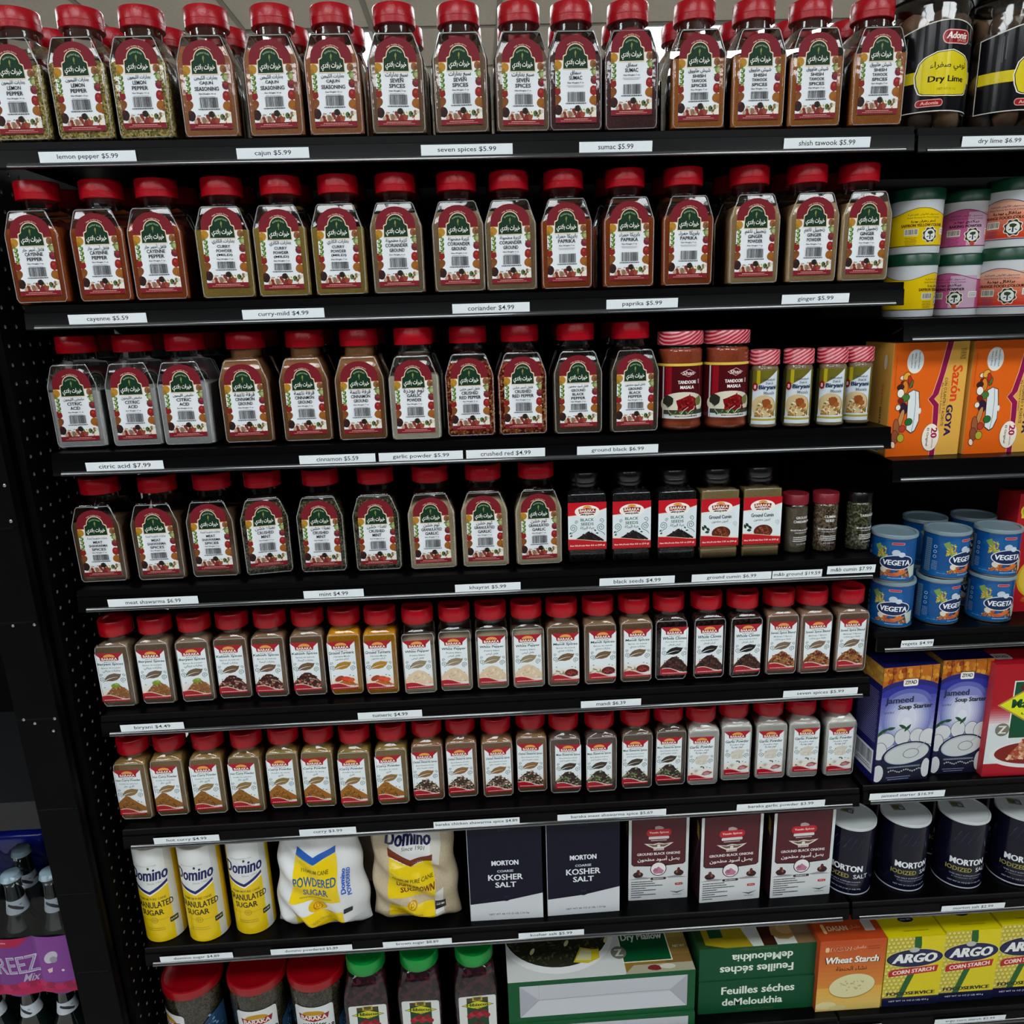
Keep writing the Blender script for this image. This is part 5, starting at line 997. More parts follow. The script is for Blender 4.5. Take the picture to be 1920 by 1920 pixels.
# bags of sugar: one continuous wrinkled surface and print that follows it
def bag_fn(w, d, h, seed, pinch=.12, lean=0):
    r = random.Random(seed); ks = [(r.uniform(20, 70), r.uniform(15, 60), r.uniform(0, 6), r.uniform(.0011, .0024)) for _ in range(9)]
    def f(u, v, side):                     # u -1..1, v 0..1, side -1 front +1 back
        b = max(0, 1-abs(u)**2.6)**.55*min(1, (v+.03)*7)**.6*(1-.55*max(0, v-.55)/.45)
        hw = w/2*(1-pinch*math.sin(min(1, v*1.05)*PI*.5)**2*(1 if v > .1 else v/.1)+.03*math.sin(v*17+seed))
        x = hw*u+lean*v; z = h*v
        wr = sum(a*math.sin(kx*x*2+kz*z*2+ph) for kx, kz, ph, a in ks)+.0028*math.exp(-((v-.10)/.05)**2)*math.sin(x*130)+.002*math.sin(z*120+x*60)*(1-abs(u))
        return Vector((x, side*(b*d/2)+(wr*b if side < 0 else 0), z+.0015*math.sin(x*160)*(1 if v < .05 else 0)))
    return f
def bag_mesh(f, mat, nu=60, nv=80):
    bm = bmesh.new(); L = []
    us = [math.sin(PI/2*(-1+2*i/nu)) for i in range(nu+1)]
    for j in range(nv+1):
        v = j/nv; L.append([bm.verts.new(f(u, v, -1)) for u in us]+[bm.verts.new(f(u, v, 1)) for u in us[-2:0:-1]])
    n = len(L[0])
    for p, q in zip(L, L[1:]):
        for i in range(n): bm.faces.new((p[i], p[(i+1) % n], q[(i+1) % n], q[i]))
    bm.faces.new(L[0][::-1]); bm.faces.new(L[-1]); return mk('bag', bm, mat, True, 60)
BAGW = pbr('white_bag_film', '#d8dadb', .3, .5, bump=.3, nscale=60); BAGT = pbr('tan_bag_film', '#b7a88c', .25, .5, noise=.25, nscale=500, bump=.3)
def on_bag(f, w, h):
    def g(x, y, hh):
        u = max(-.97, min(.97, x*.001/(w/2))); p = f(u, max(.005, min(.99, y*.001/h)), -1); return (p.x*1000, p.y*1000-hh-.7, p.z*1000)
    return g
p = onZ(600, 1755, Z7); w_, h_ = .162, .198; f1 = bag_fn(w_, .075, h_, 3, .17, .002)
t = thing('powdered_sugar_bag', 'white bag of powdered sugar with yellow panels and blue lettering', 'bag', (onY(604, 1750, .006).x, .006+.039, Z7), -.05)
obj('bag', bag_mesh(f1, BAGW), t)
a = Art(); a.poly([(-50, 62), (-44, 108), (-38, 150), (-4, 133), (40, 150), (38, 62)], '#e4c614'); a.poly([(-38, 151), (-4, 134), (40, 151), (42, 162), (-4, 145), (-36, 163)], '#2a5aa8')
a.poly([(-48, 42), (40, 42), (44, 20), (10, 8), (-44, 8)], '#e2c212'); a.text('PREMIUM CANE', -2, 121, w=52, h=7, c='#6a6a20', bold=.04); a.text('POWDERED', -3, 102, w=80, h=17, c='#2e5a8c', bold=.03); a.text('SUGAR', -3, 82, w=46, h=14, c='#3a5a80', bold=.03)
a.lines(-34, 26, 68, 1, 1, 2.4, '#a99424', .1); a.ell(-2, 52, 15, 10, '#d9b014', 22); a.ell(-2, 51, 8, 7, '#b06a14', 18); a.ell(-2, 51, 6.4, 5.6, '#dbb41a', 18); a.text('D', -2, 51, h=7, c='#b06a14', bold=.03)
a.text('10X CONFECTIONERS', -2, 27, w=44, h=5, c='#a08c1c', bold=.02, shear=.1, res=1); a.rrect(42, 56, 38, 46, 1, '#26261f'); a.text('Domino', 48, 98, w=44, h=8, c='#2a5ac0', bold=.06, rot=PI/2-.05); a.text('POWDERED', 57, 96, w=50, h=7, c='#2a5ac0', bold=.05, rot=PI/2-.05)
obj('bag_print', a.build('bag_print', FOIL, on_bag(f1, w_, h_), cuts=3, cutz=3), t)
p = onZ(785, 1745, Z7); w2, h2 = .148, .212; f2 = bag_fn(w2, .07, h2, 8, .08, -.001)
t = thing('brown_sugar_bag', 'clear bag of light brown sugar with yellow panels and brown chevron', 'bag', (onY(782, 1737, .010).x, .010+.036, Z7), -.04)
obj('bag', bag_mesh(f2, BAGT), t)
a = Art(); a.rect(-38, 34, 118, 200, '#d5d6d6'); a.poly([(34, 118), (50, 118), (54, 200), (34, 200)], '#c9c6bc'); a.poly([(-44, 58), (-40, 132), (0, 116), (36, 128), (38, 58)], '#dcc016'); a.poly([(-42, 134), (-2, 117), (38, 128), (38, 140), (-2, 127), (-42, 148)], '#6a2c18')
a.poly([(-46, 14), (-44, 44), (34, 46), (36, 16), (20, 10)], '#dcbe14'); a.poly([(36, 16), (50, 18), (50, 70), (36, 66)], '#d0d0cc'); a.text('Domino', -4, 168, w=80, h=26, c='#191c4a', bold=.06, shear=.1); a.text('Since 1901', 4, 150, w=40, h=7, c='#5a5a50', bold=.01, shear=.2)
a.text('PREMIUM PURE CANE', 0, 96, w=70, h=6, c='#6a5a1c', bold=.03, rot=-.04); a.text('LIGHT BROWN', 4, 81, w=64, h=11, c='#6a2a14', bold=.04, rot=-.05); a.text('SUGAR', -2, 70, w=40, h=8, c='#6a2a14', bold=.04, rot=.04)
a.ell(-2, 46, 9, 8, '#c99a1c', 20); a.ell(-2, 46, 7.4, 6.6, '#a06a1c', 20); a.ell(-2, 46, 6, 5.2, '#dcbc1a', 20); a.text('D', -2, 46, h=6, c='#a06a1c', bold=.03); a.text('NET WT 32 OZ (2 LB) 907g', -8, 28, w=46, h=5, c='#94801c', bold=.02, res=1)
a.rect(36, 54, 30, 44, '#1f2020'); a.text('NON GMO', 45, 37, w=14, h=4, c='#e0e0d8', bold=.03, res=1)
obj('bag_print', a.build('bag_print', FOIL, on_bag(f2, w2, h2), cuts=3, cutz=3), t)
f3 = bag_fn(.11, .06, .165, 5, .15, 0)
t = thing('sugar_bag', 'dim tan sugar bag standing behind, between the two front bags', 'bag', (onY(715, 1650, .13).x, .14, Z7), .1); obj('bag', bag_mesh(f3, pbr('shaded_tan_bag_film', '#7a6c58', .4, noise=.25, nscale=300)), t)  # darker film colour carries the shade behind the front bags
# kosher salt boxes
a = Art(); a.rect(-64, 64, 0, 184, '#c9cdd2'); a.poly([(-64, 33), (64, 50), (64, 184), (-64, 184)], '#0a0c20'); a.poly([(-64, 33), (0, 38), (64, 50), (64, 52), (-64, 36)], '#0a0c20'); a.rect(-64, -63, 0, 184, '#a9adb5'); a.ell(0, 46, 9, 9, '#0a0c20', 20); a.text('TRUE', 0, 46, w=9, h=3, c='#3c4060', res=1)
a.text('MORTON', 0, 113, w=46, h=9.5, c='#dfe3e8', bold=.06); a.text('COARSE', 0, 97, w=28, h=4.6, c='#c4c9d2', bold=.04); a.text('KOSHER', 0, 85, w=60, h=11.5, c='#dfe3e8', bold=.03); a.text('SALT', 0, 70, w=36, h=10.5, c='#dfe3e8', bold=.03)
a.text('NET WT 48 OZ (3 LB) 1.36 kg', 4, 11, w=70, h=4.4, c='#5a5f6a', bold=.03, res=1); a.text('SALT', 0, 176, w=20, h=4, c='#2a2e50', bold=.03)
KF = a.build('front_print', INK); a = Art(); a.rect(-30, 30, 0, 184, '#0a0c20'); a.lines(-24, 24, 150, 20, 5, 1.4, '#3a3f66', .2); KS = a.build('side_print', INK); NAVY = pbr('navy_carton', '#0a0c20', .45, .25)
KW = onY(1020, 1722, .012).x-onY(884, 1727, .012).x
for i, (xl, yl) in enumerate(((882, 1729), (1026, 1719))):
    p = onY(xl, yl, (.012, .014)[i]); t = carton('kosher_salt_box', 'navy and grey box of coarse kosher salt, '+POS[2][i], 'box', (p.x+KW/2+.001, (.012, .014)[i], Z7), (.128, .06, .184), NAVY, KF, KS, None, (-.01, .015)[i], 'kosher salt boxes'); t.scale = (KW/.128, 1, .186/.184)
# black onion boxes
a = Art(clip=(-53, 53, 0, 175)); a.rrect(-53, 53, 0, 175, 2, '#ced2d4'); a.poly([(-48, 175), (48, 175), (48, 76), (44, 72), (14, 70), (8, 60), (-8, 60), (-14, 70), (-44, 72), (-48, 76)], '#22090e'); a.poly([(-46.8, 175), (46.8, 175), (46.8, 77), (43.5, 73.4), (-43.5, 73.4), (-46.8, 77)], '#4d1620')
a.ell(0, 64, 14.5, 14.5, '#22090e', 28); a.ell(0, 64, 13, 13, '#e4dfe2', 28); a.poly([(-10, 60), (0, 69), (10, 60), (7, 54), (-7, 54)], '#b4748e'); a.poly([(-10, 61), (-6, 66), (0, 64), (-2, 58)], '#a05f7c')
a.blob(0, 148, 8, '#aa9999', 5, 8); a.rrect(-22, 22, 132, 146, 6.5, '#b4202a'); a.text('Yassin Spices', 0, 139, w=34, h=5, c='#e8c4c0', bold=.05); a.rrect(-18, 18, 126, 131.5, 2, '#d3cfcf'); a.lines(-14, 14, 122.5, 1, 1, 1.6, '#c4b8b8', .1)
a.poly([(-26, 118), (-10, 116), (0, 118), (10, 116), (26, 118), (18, 112), (9, 107), (9, 103), (-9, 103), (-9, 107), (-18, 112)], '#d9d2cc'); a.poly([(-20, 116), (-8, 114.4), (0, 116), (8, 114.4), (20, 116), (10, 110), (-10, 110)], '#6a5a44'); a.ell(0, 112, 3, 3, '#d9d2cc', 10); a.text('AL MUKHTAR', 0, 105, w=16, h=2.6, c='#5a3a3a', bold=.04, res=1)
a.text('GROUND BLACK ONIONS', 0, 96, w=76, h=5.2, c='#e0d8d8', bold=.04); a.ar('بصل أسود مطحون', 0, 85, w=74, h=11, c='#e6e0e0', bold=.03)
for sx in (-1, 1): a.blob(sx*36, 54, 9, '#3a1216', 6.5, 10, jit=.06); a.blob(sx*36, 61, 3, '#5a1c1c', 4, 7); a.poly([(sx*52, 44), (sx*30, 49), (sx*12, 46), (sx*20, 44)], '#8d8f90'); a.ell(sx*33, 56, 2, 3, '#8a4a44', 8); a.ell(sx*38, 50, 5, 2.4, '#1f0a0c', 10)
a.rrect(-14, 14, 41.5, 46.5, 2.2, '#3a2a2e'); a.text('BENEFITS', 0, 44, w=18, h=2.6, c='#d9d4d4', bold=.04, res=1)
for k in range(8): a.lines(-48, (-10, -6, 8, -22, -4, -26, -4, -30)[k], 38-k*4.6, 1, 1, 1.8, '#33363a', 0, k)
a.rrect(30, 44, 28, 33, 2, '#b02a30'); a.text('300 g', 37, 30.5, w=9, h=2.4, c='#e8d4d4', bold=.03, res=1); a.poly([(20, 16), (34, 14), (48, 18), (34, 11)], '#4a4a48'); a.lines(26, 42, 7.5, 1, 1, 1.4, '#7a7a78', 0)
OF = a.build('front_print', FOIL); a = Art(); a.rect(-27, 27, 0, 175, '#2c141c')
for k in range(22): a.stroke([(-22+k*2, 30+k*5), (-14+k*1.6, 26+k*5.4)], 1, '#8a7a7c', .3)
for k in range(5): a.stroke([(6, 132+k*6), (16, 124+k*6)], 2.4, '#c9b02a', .3)
OS = a.build('side_print', INK); OM = pbr('maroon_carton', '#2c141c', .45)
for i, (xl, xr, yb, Y, rz) in enumerate(((1178, 1288, 1694, .036, 0), (1310, 1423, 1697, .022, .03), (1442, 1554, 1688, .022, .02))):
    p, q = onY(xl, yb, Y), onY(xr, yb, Y); w = q.x-p.x
    t = carton('black_onion_box', 'maroon and white box of ground black onions, '+POS[3][i], 'box', ((p.x+q.x)/2, Y, Z7), (.106, .054, .175), OM, OF, OS, None, rz, 'black onion boxes'); t.scale = (w/.106, 1, .98)
# salt canisters
SP = [(0, .0385), (.001, .0398), (.1365, .0398)]
a = Art(clip=(-125, 125, 0, 136)); a.rect(-125, 125, 0, 136, '#0b0d20'); a.rect(-125, 125, 0, 2.6, '#c4c8d0')
a.text('MORTON', 0, 55, w=58, h=12.5, c='#e2e5ea', bold=.06); a.text('IODIZED', -14, 39, w=42, h=9, c='#9a9448', bold=.02); a.text('SALT', 27, 39, w=26, h=9, c='#c9cdd4', bold=.02)
a.text('THIS SALT SUPPLIES IODIDE,', 0, 27, w=56, h=3, c='#9a9eb0', bold=.03, res=1); a.text('A NECESSARY NUTRIENT', 0, 22, w=48, h=2.6, c='#7a7e94', bold=.02, res=1); a.text('NET WT 26 OZ (1 LB 10 OZ) 737g', 0, 12, w=58, h=3.4, c='#a9adba', bold=.03, res=1)
for k in range(14): x = -26+(k*37 % 53); a.stroke([(x, 96+(k*13 % 26)), (x+5, 106+(k*13 % 26))], .4, '#3c4060', .3)
SA = a.build('wrap_label', FOIL, cyl(40), cuts=2); PAPERW = pbr('white_card', '#c3c8c9', .55)
sb = mk('canister', lathe(SP, 10), NAVY)
sl = mk('card_lid', lathe([(.1345, .0402), (.1350, .0410), (.1395, .0410), (.1402, .0404), (.1400, .0385), (.1388, .0380)], 12), PAPERW)
a = Art(); a.rect(-13, 9, -9, 9, '#8f9490'); a.rect(-11, 5, -7, 7, '#6a706a'); a.blob(-6, 0, 6, '#5a5a34', 6, 8); a.rrect(-2, 8, -8, 3, 1, '#2a3040'); a.rrect(-.5, 6.5, -6.5, 1.5, 1, '#8f949a')
ST = a.build('spout_label', INK)
for i, (px, py, rz) in enumerate(((1606, 1679, -.56), (1708, 1672, -.02), (1818, 1667, -.18), (1926, 1662, -.3))):
    p = onZ(px, py, Z7); x = onY(px, py, p.y).x; Y = max(.004, p.y)
    for rw in range(2):
        t = thing('salt_canister', ('dark blue canister of iodized salt with white lid, '+('leftmost, beside the onion box', 'second from left', 'third from left', 'cut off at the right edge')[i]) if rw == 0 else 'dark blue salt canister in the shadowed second row, '+('first', 'second', 'third', 'fourth')[i]+' from the left', 'canister', (x+(.004, -.002, .003, 0)[i]*rw, Y+.041+.084*rw, Z7-.0003*(x > 1.2)), rz+rw*.4, 'salt canisters')
        obj('canister', sb, t); obj('card_lid', sl, t); l = obj('spout_label', ST, t, (-.006, .012, .1389), (-PI/2, 0, 0)); obj('wrap_label', SA, t, (0, 0, .0005)); t.scale = (1, 1, .965)
# ================================================================== base decks
ZD = DK+.0003
# big round red-lidded jars
RP = [(0, .045), (.002, .0500), (.006, .0517), (.104, .0517), (.112, .0515), (.118, .0490), (.121, .0485), (.126, .0485)]
rj = mk('jar_body', lathe(RP, 10, 0, True, False), GLASS); rc = mk('contents', lathe(prof_fill(RP, .0012, .003, .116), 9), GRAIN['herb'])
rl = mk('lid', lathe([(.1215, .0505), (.1225, .0522), (.1255, .0526), (.1345, .0522), (.1375, .0515), (.1385, .0485), (.1375, .0465), (.1372, .030)], 12), REDLID)
a = Art(clip=(-165, 165, 0, 90)); a.rrect(-36, 36, 0, 78, 6, '#d5d8d8'); a.ell(0, 60, 20, 10, '#b98a1e', 24, a0=0, a1=PI); a.poly([(-28, 62), (0, 58), (28, 62), (25, 50), (0, 46.5), (-25, 50)], '#8e1a22'); a.text('BARAKA', 0, 54.6, w=46, h=8.5, c='#e4d8d0', bold=.05)
for k in range(-4, 5): a.leaf(k*4.4, 42-abs(k)*.8, 9, 3, '#3f5a38', PI/2-k*.28)
a.text("ZA'ATAR", 14, 30, w=44, h=12, c='#1f2024', bold=.05); a.ar('زعتر', 0, 14, w=34, h=12, c='#33363a', bold=.04)
a.poly([(44, 0), (110, 0), (110, 70), (80, 62), (44, 34)], '#23405f'); a.heap(80, 5, 60, 60, ['#3a5f86', '#5a86ac', '#1f3350', '#7aa0bc'], 90, 3.4, 4)
ZL_ = a.build('wrap_label', FOIL, cyl(52.3), cuts=2.5)
for i, (px, py, rz) in enumerate(((343, 1880, -.75), (467, 1868, .12), (576, 1858, -.02))):
    Yf = .010; x = (-.001, -.0005, .0055)[i]+onY(px, py, Yf).x
    t = thing('seasoning_jar', 'big round jar with shiny red lid and white label, '+POS[3][i], 'jar', (x, Yf+.054, ZD), rz, 'big red-lidded jars'); obj('jar_body', rj, t); obj('contents', rc, t); obj('lid', rl, t); obj('wrap_label', ZL_, t, (0, 0, .012))
# hibiscus jars
HT = [(0, .034, .034, .008, 0), (.003, .0385, .0385, .008, 0), (.100, .0395, .0395, .008, 0), (.118, .0385, .0385, .008, 0), (.158, .0315, .0330, .010, .35), (.163, .0305, .0305, .012, 1), (.168, .0300, .0300, .012, 1)]
bm = bmesh.new(); loft(bm, [(z, ringof((p_, q_, r_, k_))) for z, p_, q_, r_, k_ in HT], True, False); hb = mk('jar_body', bm, SHELL)
bm = bmesh.new(); L = loft(bm, [(z, ringof((p_, q_, r_, k_), .001)) for z, p_, q_, r_, k_ in HT[:5]]); r = random.Random(2)
hc = mk('contents', bm, GRAIN['hibiscus'])
hl = mk('cap', lathe([(.161, .0335), (.1625, .0345), (.184, .0342), (.187, .0330), (.1875, .026), (.1868, .024)], 12), pbr('green_cap_plastic', '#0a8a36', .35))
a = Art(); a.rrect(-33, 33, 0, 96, 4, '#d2d6d2'); a.rect(-19, 19, 0, 92, '#123c22'); a.rect(-19, 19, 84, 92, '#4a3a1a'); a.rect(-9, 9, 84, 94, '#b09a3a'); a.rect(-6, 6, 86, 93, '#5a4a20')
a.poly([(-29, 74), (-8, 82), (0, 86), (8, 82), (29, 74), (8, 66), (0, 62), (-8, 66)], '#2c3a14'); a.poly([(-26.5, 74), (0, 84), (26.5, 74), (0, 64)], '#c3c224'); a.text('Hibiscus', 0, 75, w=38, h=7.5, c='#1a2a12', bold=.05); a.ar('كركديه', 2, 66.5, w=16, h=5, c='#6a1a14', bold=.03)
for k in range(7): a.ell(-14+k*5, 48+(k % 3)*4, 6, 6, ('#8e1626', '#a92438', '#7a1020')[k % 3], 12, 0, .4)
a.heap(0, 8, 36, 34, ['#5a0f1c', '#7a1a28', '#3a0a12'], 50, 3, 3)
HA = a.build('front_label', FOIL)
for i, (px, py, yf) in enumerate(((681, 1829, .014), (783, 1818, .016), (888, 1808, .018))):
    x = onY(px, py, yf).x; t = thing('hibiscus_jar', 'green-capped square jar of dried hibiscus, '+POS[3][i], 'jar', (x, yf+.034, ZD), (.02, -.03, .03)[i], 'hibiscus jars')
    obj('jar_body', hb, t); obj('contents', hc, t); obj('cap', hl, t); obj('front_label', HA, t, (.002, -.0397, .004)); t.scale = (1, 1, .905)
# dry mallow cartons lying on their backs
def mallow_front():
    a = Art(); a.rect(-166, 166, 0, 90, '#10512c'); a.rect(-146, 152, 12, 80, '#b9bcc4'); a.rect(-146, 152, 12, 46, '#c3c6cd')
    a.poly([(-146, 12), (-146, 80), (-112, 48)], '#a6a9b2'); a.poly([(152, 12), (152, 80), (120, 50)], '#a4a7b0'); a.stroke([(-112, 48), (-60, 48.5), (40, 50), (120, 50)], .8, '#7d8088'); a.stroke([(-146, 12), (-112, 48)], .8, '#8a8d96'); a.stroke([(152, 12), (120, 50)], .8, '#8a8d96'); a.stroke([(-112, 48), (-112, 80)], .6, '#9a9da6'); return a.build('front_print', INK)
MFt = mallow_front()
a = Art(clip=(-166, 166, -75, 75)); a.rect(-166, 166, -75, 75, '#cfd2cf'); a.ell(-70, 30, 106, 92, '#e4e6e4', 40); a.ell(-70, 34, 98, 82, '#2a2a1e', 40)
r = random.Random(12)
for k in range(260): 
    q = r.uniform(0, 6.28); m = r.random()**.5; a.blob(-70+94*m*math.cos(q), 34+78*m*math.sin(q), r.uniform(2, 6), r.choice(['#3a3a2a', '#22241a', '#4c4a34', '#33402c', '#56523c']), r.uniform(1, 2.4), 7, k, .25, .3, r.uniform(0, 3))
a.poly([(-46, -40), (-30, -8), (-6, -14), (4, -14), (2, -34), (-20, -44)], '#c9b428'); a.poly([(-42, -36), (-28, -12), (-10, -17), (-14, -38)], '#d9d6a0'); a.poly([(-14, -38), (-10, -17), (2, -16), (0, -34)], '#d8c422')
for x, y in ((-118, -10), (-54, 4), (20, 6)): a.ell(x, y, 8, 3.4, '#d9cf9a', 12, 1.1)
a.rect(44, 166, -75, 75, '#8a6f2a'); a.grad(118, 166, -75, 75, '#6a4a28', '#d2c05a', 8); a.poly([(40, -75), (166, -75), (166, -56), (60, -56)], '#a9a48c'); a.blob(96, -64, 12, '#7a2a2c', 6); a.blob(120, -62, 14, '#d0ccbc', 6)
a.rect(42, 132, -50, 75, '#e6e0c8'); a.rect(44, 130, -48, 75, '#0f4d2a'); a.text('Dry Mallow', 86, 5, w=76, h=20, c='#dfe2d4', bold=.035); a.ell(38, -26, 14, 14, '#6f7264', 24); a.text('Z', 38, -26, h=15, c='#d6d8c8', bold=.06); a.text('NET WT', 150, -20, w=22, h=5, c='#dfe0c0', bold=.03, res=1)
MT = a.build('top_print', FOIL); GRN = pbr('green_carton', '#10512c', .45)
pL, pR = onY(952, 1845, .010), onY(1305, 1812, .010); mw = (pR.x-pL.x); HZ = (.028, .0885)
flat_art = Art(); flat_art.rect(-166, 166, 0, 27, '#10512c'); flat_art.rect(-150, 154, 0, 20, '#b9bcc4'); flat_art = flat_art.build('front_print', INK)
for lv in range(2):
    t = carton('mallow_carton', 'green carton of dry mallow lying flat, '+('picture side up' if lv else 'under the other, only its top edge showing'), 'carton', ((pL.x+pR.x)/2+.006*lv*0, .010-.003*(1-lv), ZD+lv*.0275), (.332, .15, .088 if lv else .027), GRN, MFt if lv else flat_art, None, MT if lv else None, (.0, .008)[lv], 'dry mallow cartons'); t.scale = (mw/.332, 1, 1)
# meloukhia boxes stacked flat, upper one upside down
def mel(rev):
    a = Art(); a.rect(-112, 112, 0, 72, '#0e4a2c'); R_ = PI if rev else 0; s_ = -1 if rev else 1
    a.text('Feuilles séches', 2*s_, 36+14*s_, w=140, h=17, c='#dfe6dc', bold=.035, rot=R_); a.text('deMeloukhia', -8*s_, 36-12*s_, w=116, h=16, c='#dfe6dc', bold=.035, rot=R_); a.text('Food Product of Egypt', 0, 36-30*s_, w=70, h=5, c='#5a5a2c', bold=.02, rot=R_, res=1); return a.build('front_print', INK)
a = Art(); a.rect(-112, 112, -70, 70, '#c9ccc4'); a.rect(-112, -40, -70, 70, '#26431f'); a.poly([(-98, -60), (-60, -70), (-10, -70), (-30, 10), (-98, 20)], '#a08c1c'); a.rect(-86, -60, -46, -20, '#1c4a2a'); a.rect(10, 36, -70, 70, '#3a1c14'); a.blob(56, -40, 26, '#a9804a', 20); a.blob(60, -36, 16, '#c49a64', 12); a.grad(74, 112, -70, 70, '#7a5a38', '#c9c4b4', 6)
ME = a.build('top_print', FOIL)
mx0, mx1 = onY(1310, 1850, .025).x, onY(1529, 1835, .025).x
for lv in range(2):
    t = carton('meloukhia_box', 'dark green box of dried meloukhia leaves, '+('upper one, lettering upside down' if lv else 'lower one, lettering upright'), 'box', ((mx0+mx1)/2, .025+.002*lv, ZD+lv*.0715), (.224, .14, .071), pbr('deep_green_carton_%s' % 'ab'[lv], '#0e4a2c', .45), mel(lv), None, ME if lv else None, (0, .006)[lv], 'dried meloukhia boxes'); t.scale = ((mx1-mx0)/.224, 1, 1)
# wheat starch box
a = Art(clip=(-60, 60, 0, 180)); a.grad(-60, 60, 0, 180, '#d8a23a', '#b8481a', 16); a.grad(-60, 60, 0, 60, '#d9bc6c', '#d8a23a', 6); a.rrect(-50, -43, 152, 164, 3, '#dfc08a'); a.text('DASAN', -22, 158, w=36, h=9, c='#e0c49a', bold=.06, shear=.15); a.text('DASAN', -22, 158, w=34, h=8, c='#8e2a10', bold=.03, shear=.15); a.ar('داسان', 12, 160, w=22, h=9, c='#d9a888', bold=.03); a.lines(26, 50, 160, 2, 6, 3, '#9a3a14', .1)
a.text('Wheat Starch', 0, 130, w=100, h=18, c='#5a2a12', bold=.10, shear=.12); a.text('Wheat Starch', 0, 130.6, w=97, h=16.5, c='#eceade', bold=.05, shear=.12); a.ar('نشاء الحنطة', 0, 108, w=56, h=12, c='#5e2410', bold=.03)
a.ell(4, 62, 43, 31, '#a07a28', 34, .18); a.ell(4, 63, 42, 29.5, '#d6cf9e', 34, .18)
r = random.Random(3)
for k in range(26): a.blob(4+r.uniform(-22, 22), 63+r.uniform(-12, 12), r.uniform(1, 2.6), '#b5ab74', n=6)
a.blob(-42, 14, 20, '#dccf98', 10, 14); a.blob(-20, 8, 16, '#d2c284', 7, 12)
WF = a.build('front_print', FOIL); a = Art(); a.rect(-60, 60, -28, 28, '#b5441c'); a.rrect(-46, -40, -12, 10, 3, '#dfc08a'); a.text('DASAN', -18, -1, w=36, h=11, c='#e0c49a', bold=.06); a.ar('داسان', 14, 0, w=20, h=9, c='#c98a6a', bold=.03); a.rect(30, 48, -10, 14, '#c4b8b0'); WT = a.build('top_print', FOIL)
q0, q1 = onY(1528, 1895, .014), onY(1650, 1880, .014)
hW = onY(1600, 1762, .014).z-ZD
t = carton('wheat_starch_box', 'orange and cream box of wheat starch with bowl picture', 'box', ((q0.x+q1.x)/2, .014, ZD), (.12, .056, .18), pbr('orange_carton', '#b5481c', .45), WF, None, WT, .0); t.scale = ((q1.x-q0.x)/.12, 1, hW/.18)
# corn starch boxes
a = Art(clip=(-51, 51, 0, 170)); a.rect(-51, 51, 0, 170, '#d8c80e'); r = random.Random(9)
a.rect(-51, 4, 22, 170, '#c9b93a')
for jy in range(16):
    for ix in range(7):
        x, y = -48+ix*8.2+(jy % 2)*4.1, 27+jy*9.2
        if x < 6: a.ell(x, y, 3.9, 4.4, '#a99a22', 10, dk=.1); a.ell(x-.5, y+.7, 2.9, 3.3, '#dcd074', 9, dk=.2)
a.k += 1
a.poly([(4, 170), (51, 170), (51, 22), (-22, 22), (-6, 70), (2, 120)], '#d8c80e'); a.poly([(-4, 170), (8, 170), (10, 150), (6, 90), (-6, 50), (-14, 22), (-26, 22), (-18, 48), (-6, 90), (-2, 130)], '#1f5a22')
a.ell(0, 118, 51, 23, '#cfc48a', 36, .02); a.ell(0, 118, 50, 21.5, '#10122c', 36, .02); a.ell(0, 118, 47, 19, '#1a1e48', 36, .02); a.ell(-2, 138, 9, 6, '#b5b6ac', 14); a.text('ARGO', 1, 118, w=76, h=22, c='#e6e8e4', bold=.08, shear=.18)
a.poly([(-44, 74), (42, 82), (44, 98), (-38, 92), (-44, 86)], '#b5202a'); a.text('CORN STARCH', 0, 86.5, w=74, h=9.5, c='#ecd9cc', bold=.06, rot=.09, shear=.1)
a.text('FOODSERVICE', 0, 31, w=86, h=8.5, c='#1f2a1c', bold=.08); a.rect(-51, 51, 0, 22, '#15173a'); a.text('NET WT 16 OZ (1 LB) 454 g', -2, 12, w=72, h=5, c='#c4c6cf', bold=.04, res=1)
AF = a.build('front_print', FOIL); a = Art(); a.rect(-51, 51, -30, 30, '#d8c80e'); a.ell(0, 10, 14, 7, '#15173a', 18); a.text('since 1892', 0, 10, w=20, h=4, c='#dcdce0', res=1); a.lines(-20, 30, -18, 1, 1, 2.5, '#9a8e14', .1); AT = a.build('top_print', FOIL)
a = Art(); a.rect(-30, 30, 0, 170, '#d8c80e'); a.lines(-22, 22, 140, 20, 5.5, 1.6, '#9a8e14', .2); ASd = a.build('side_print', FOIL); YM = pbr('yellow_box_card', '#d8c80e', .45)
for i, (xl, xr, yb, yt) in enumerate(((1650, 1757, 1889, 1757), (1756, 1859, 1877, 1745), (1858, 1962, 1864, 1733))):
    Y = .015+.002*i; b0, b1 = onY(xl, yb, Y), onY(xr, yb-11, Y); h = onY((xl+xr)/2, yt, Y).z-ZD
    t = carton('corn_starch_box', 'yellow box of corn starch with dark oval emblem, '+('leftmost', 'middle one', 'rightmost, cut off by the frame')[i], 'box', ((b0.x+b1.x)/2+.0005, Y, ZD), (.102, .06, .17), YM, AF, ASd, AT, -.0, 'corn starch boxes'); t.scale = ((b1.x-b0.x-.0012)/.102, 1, h/.17)
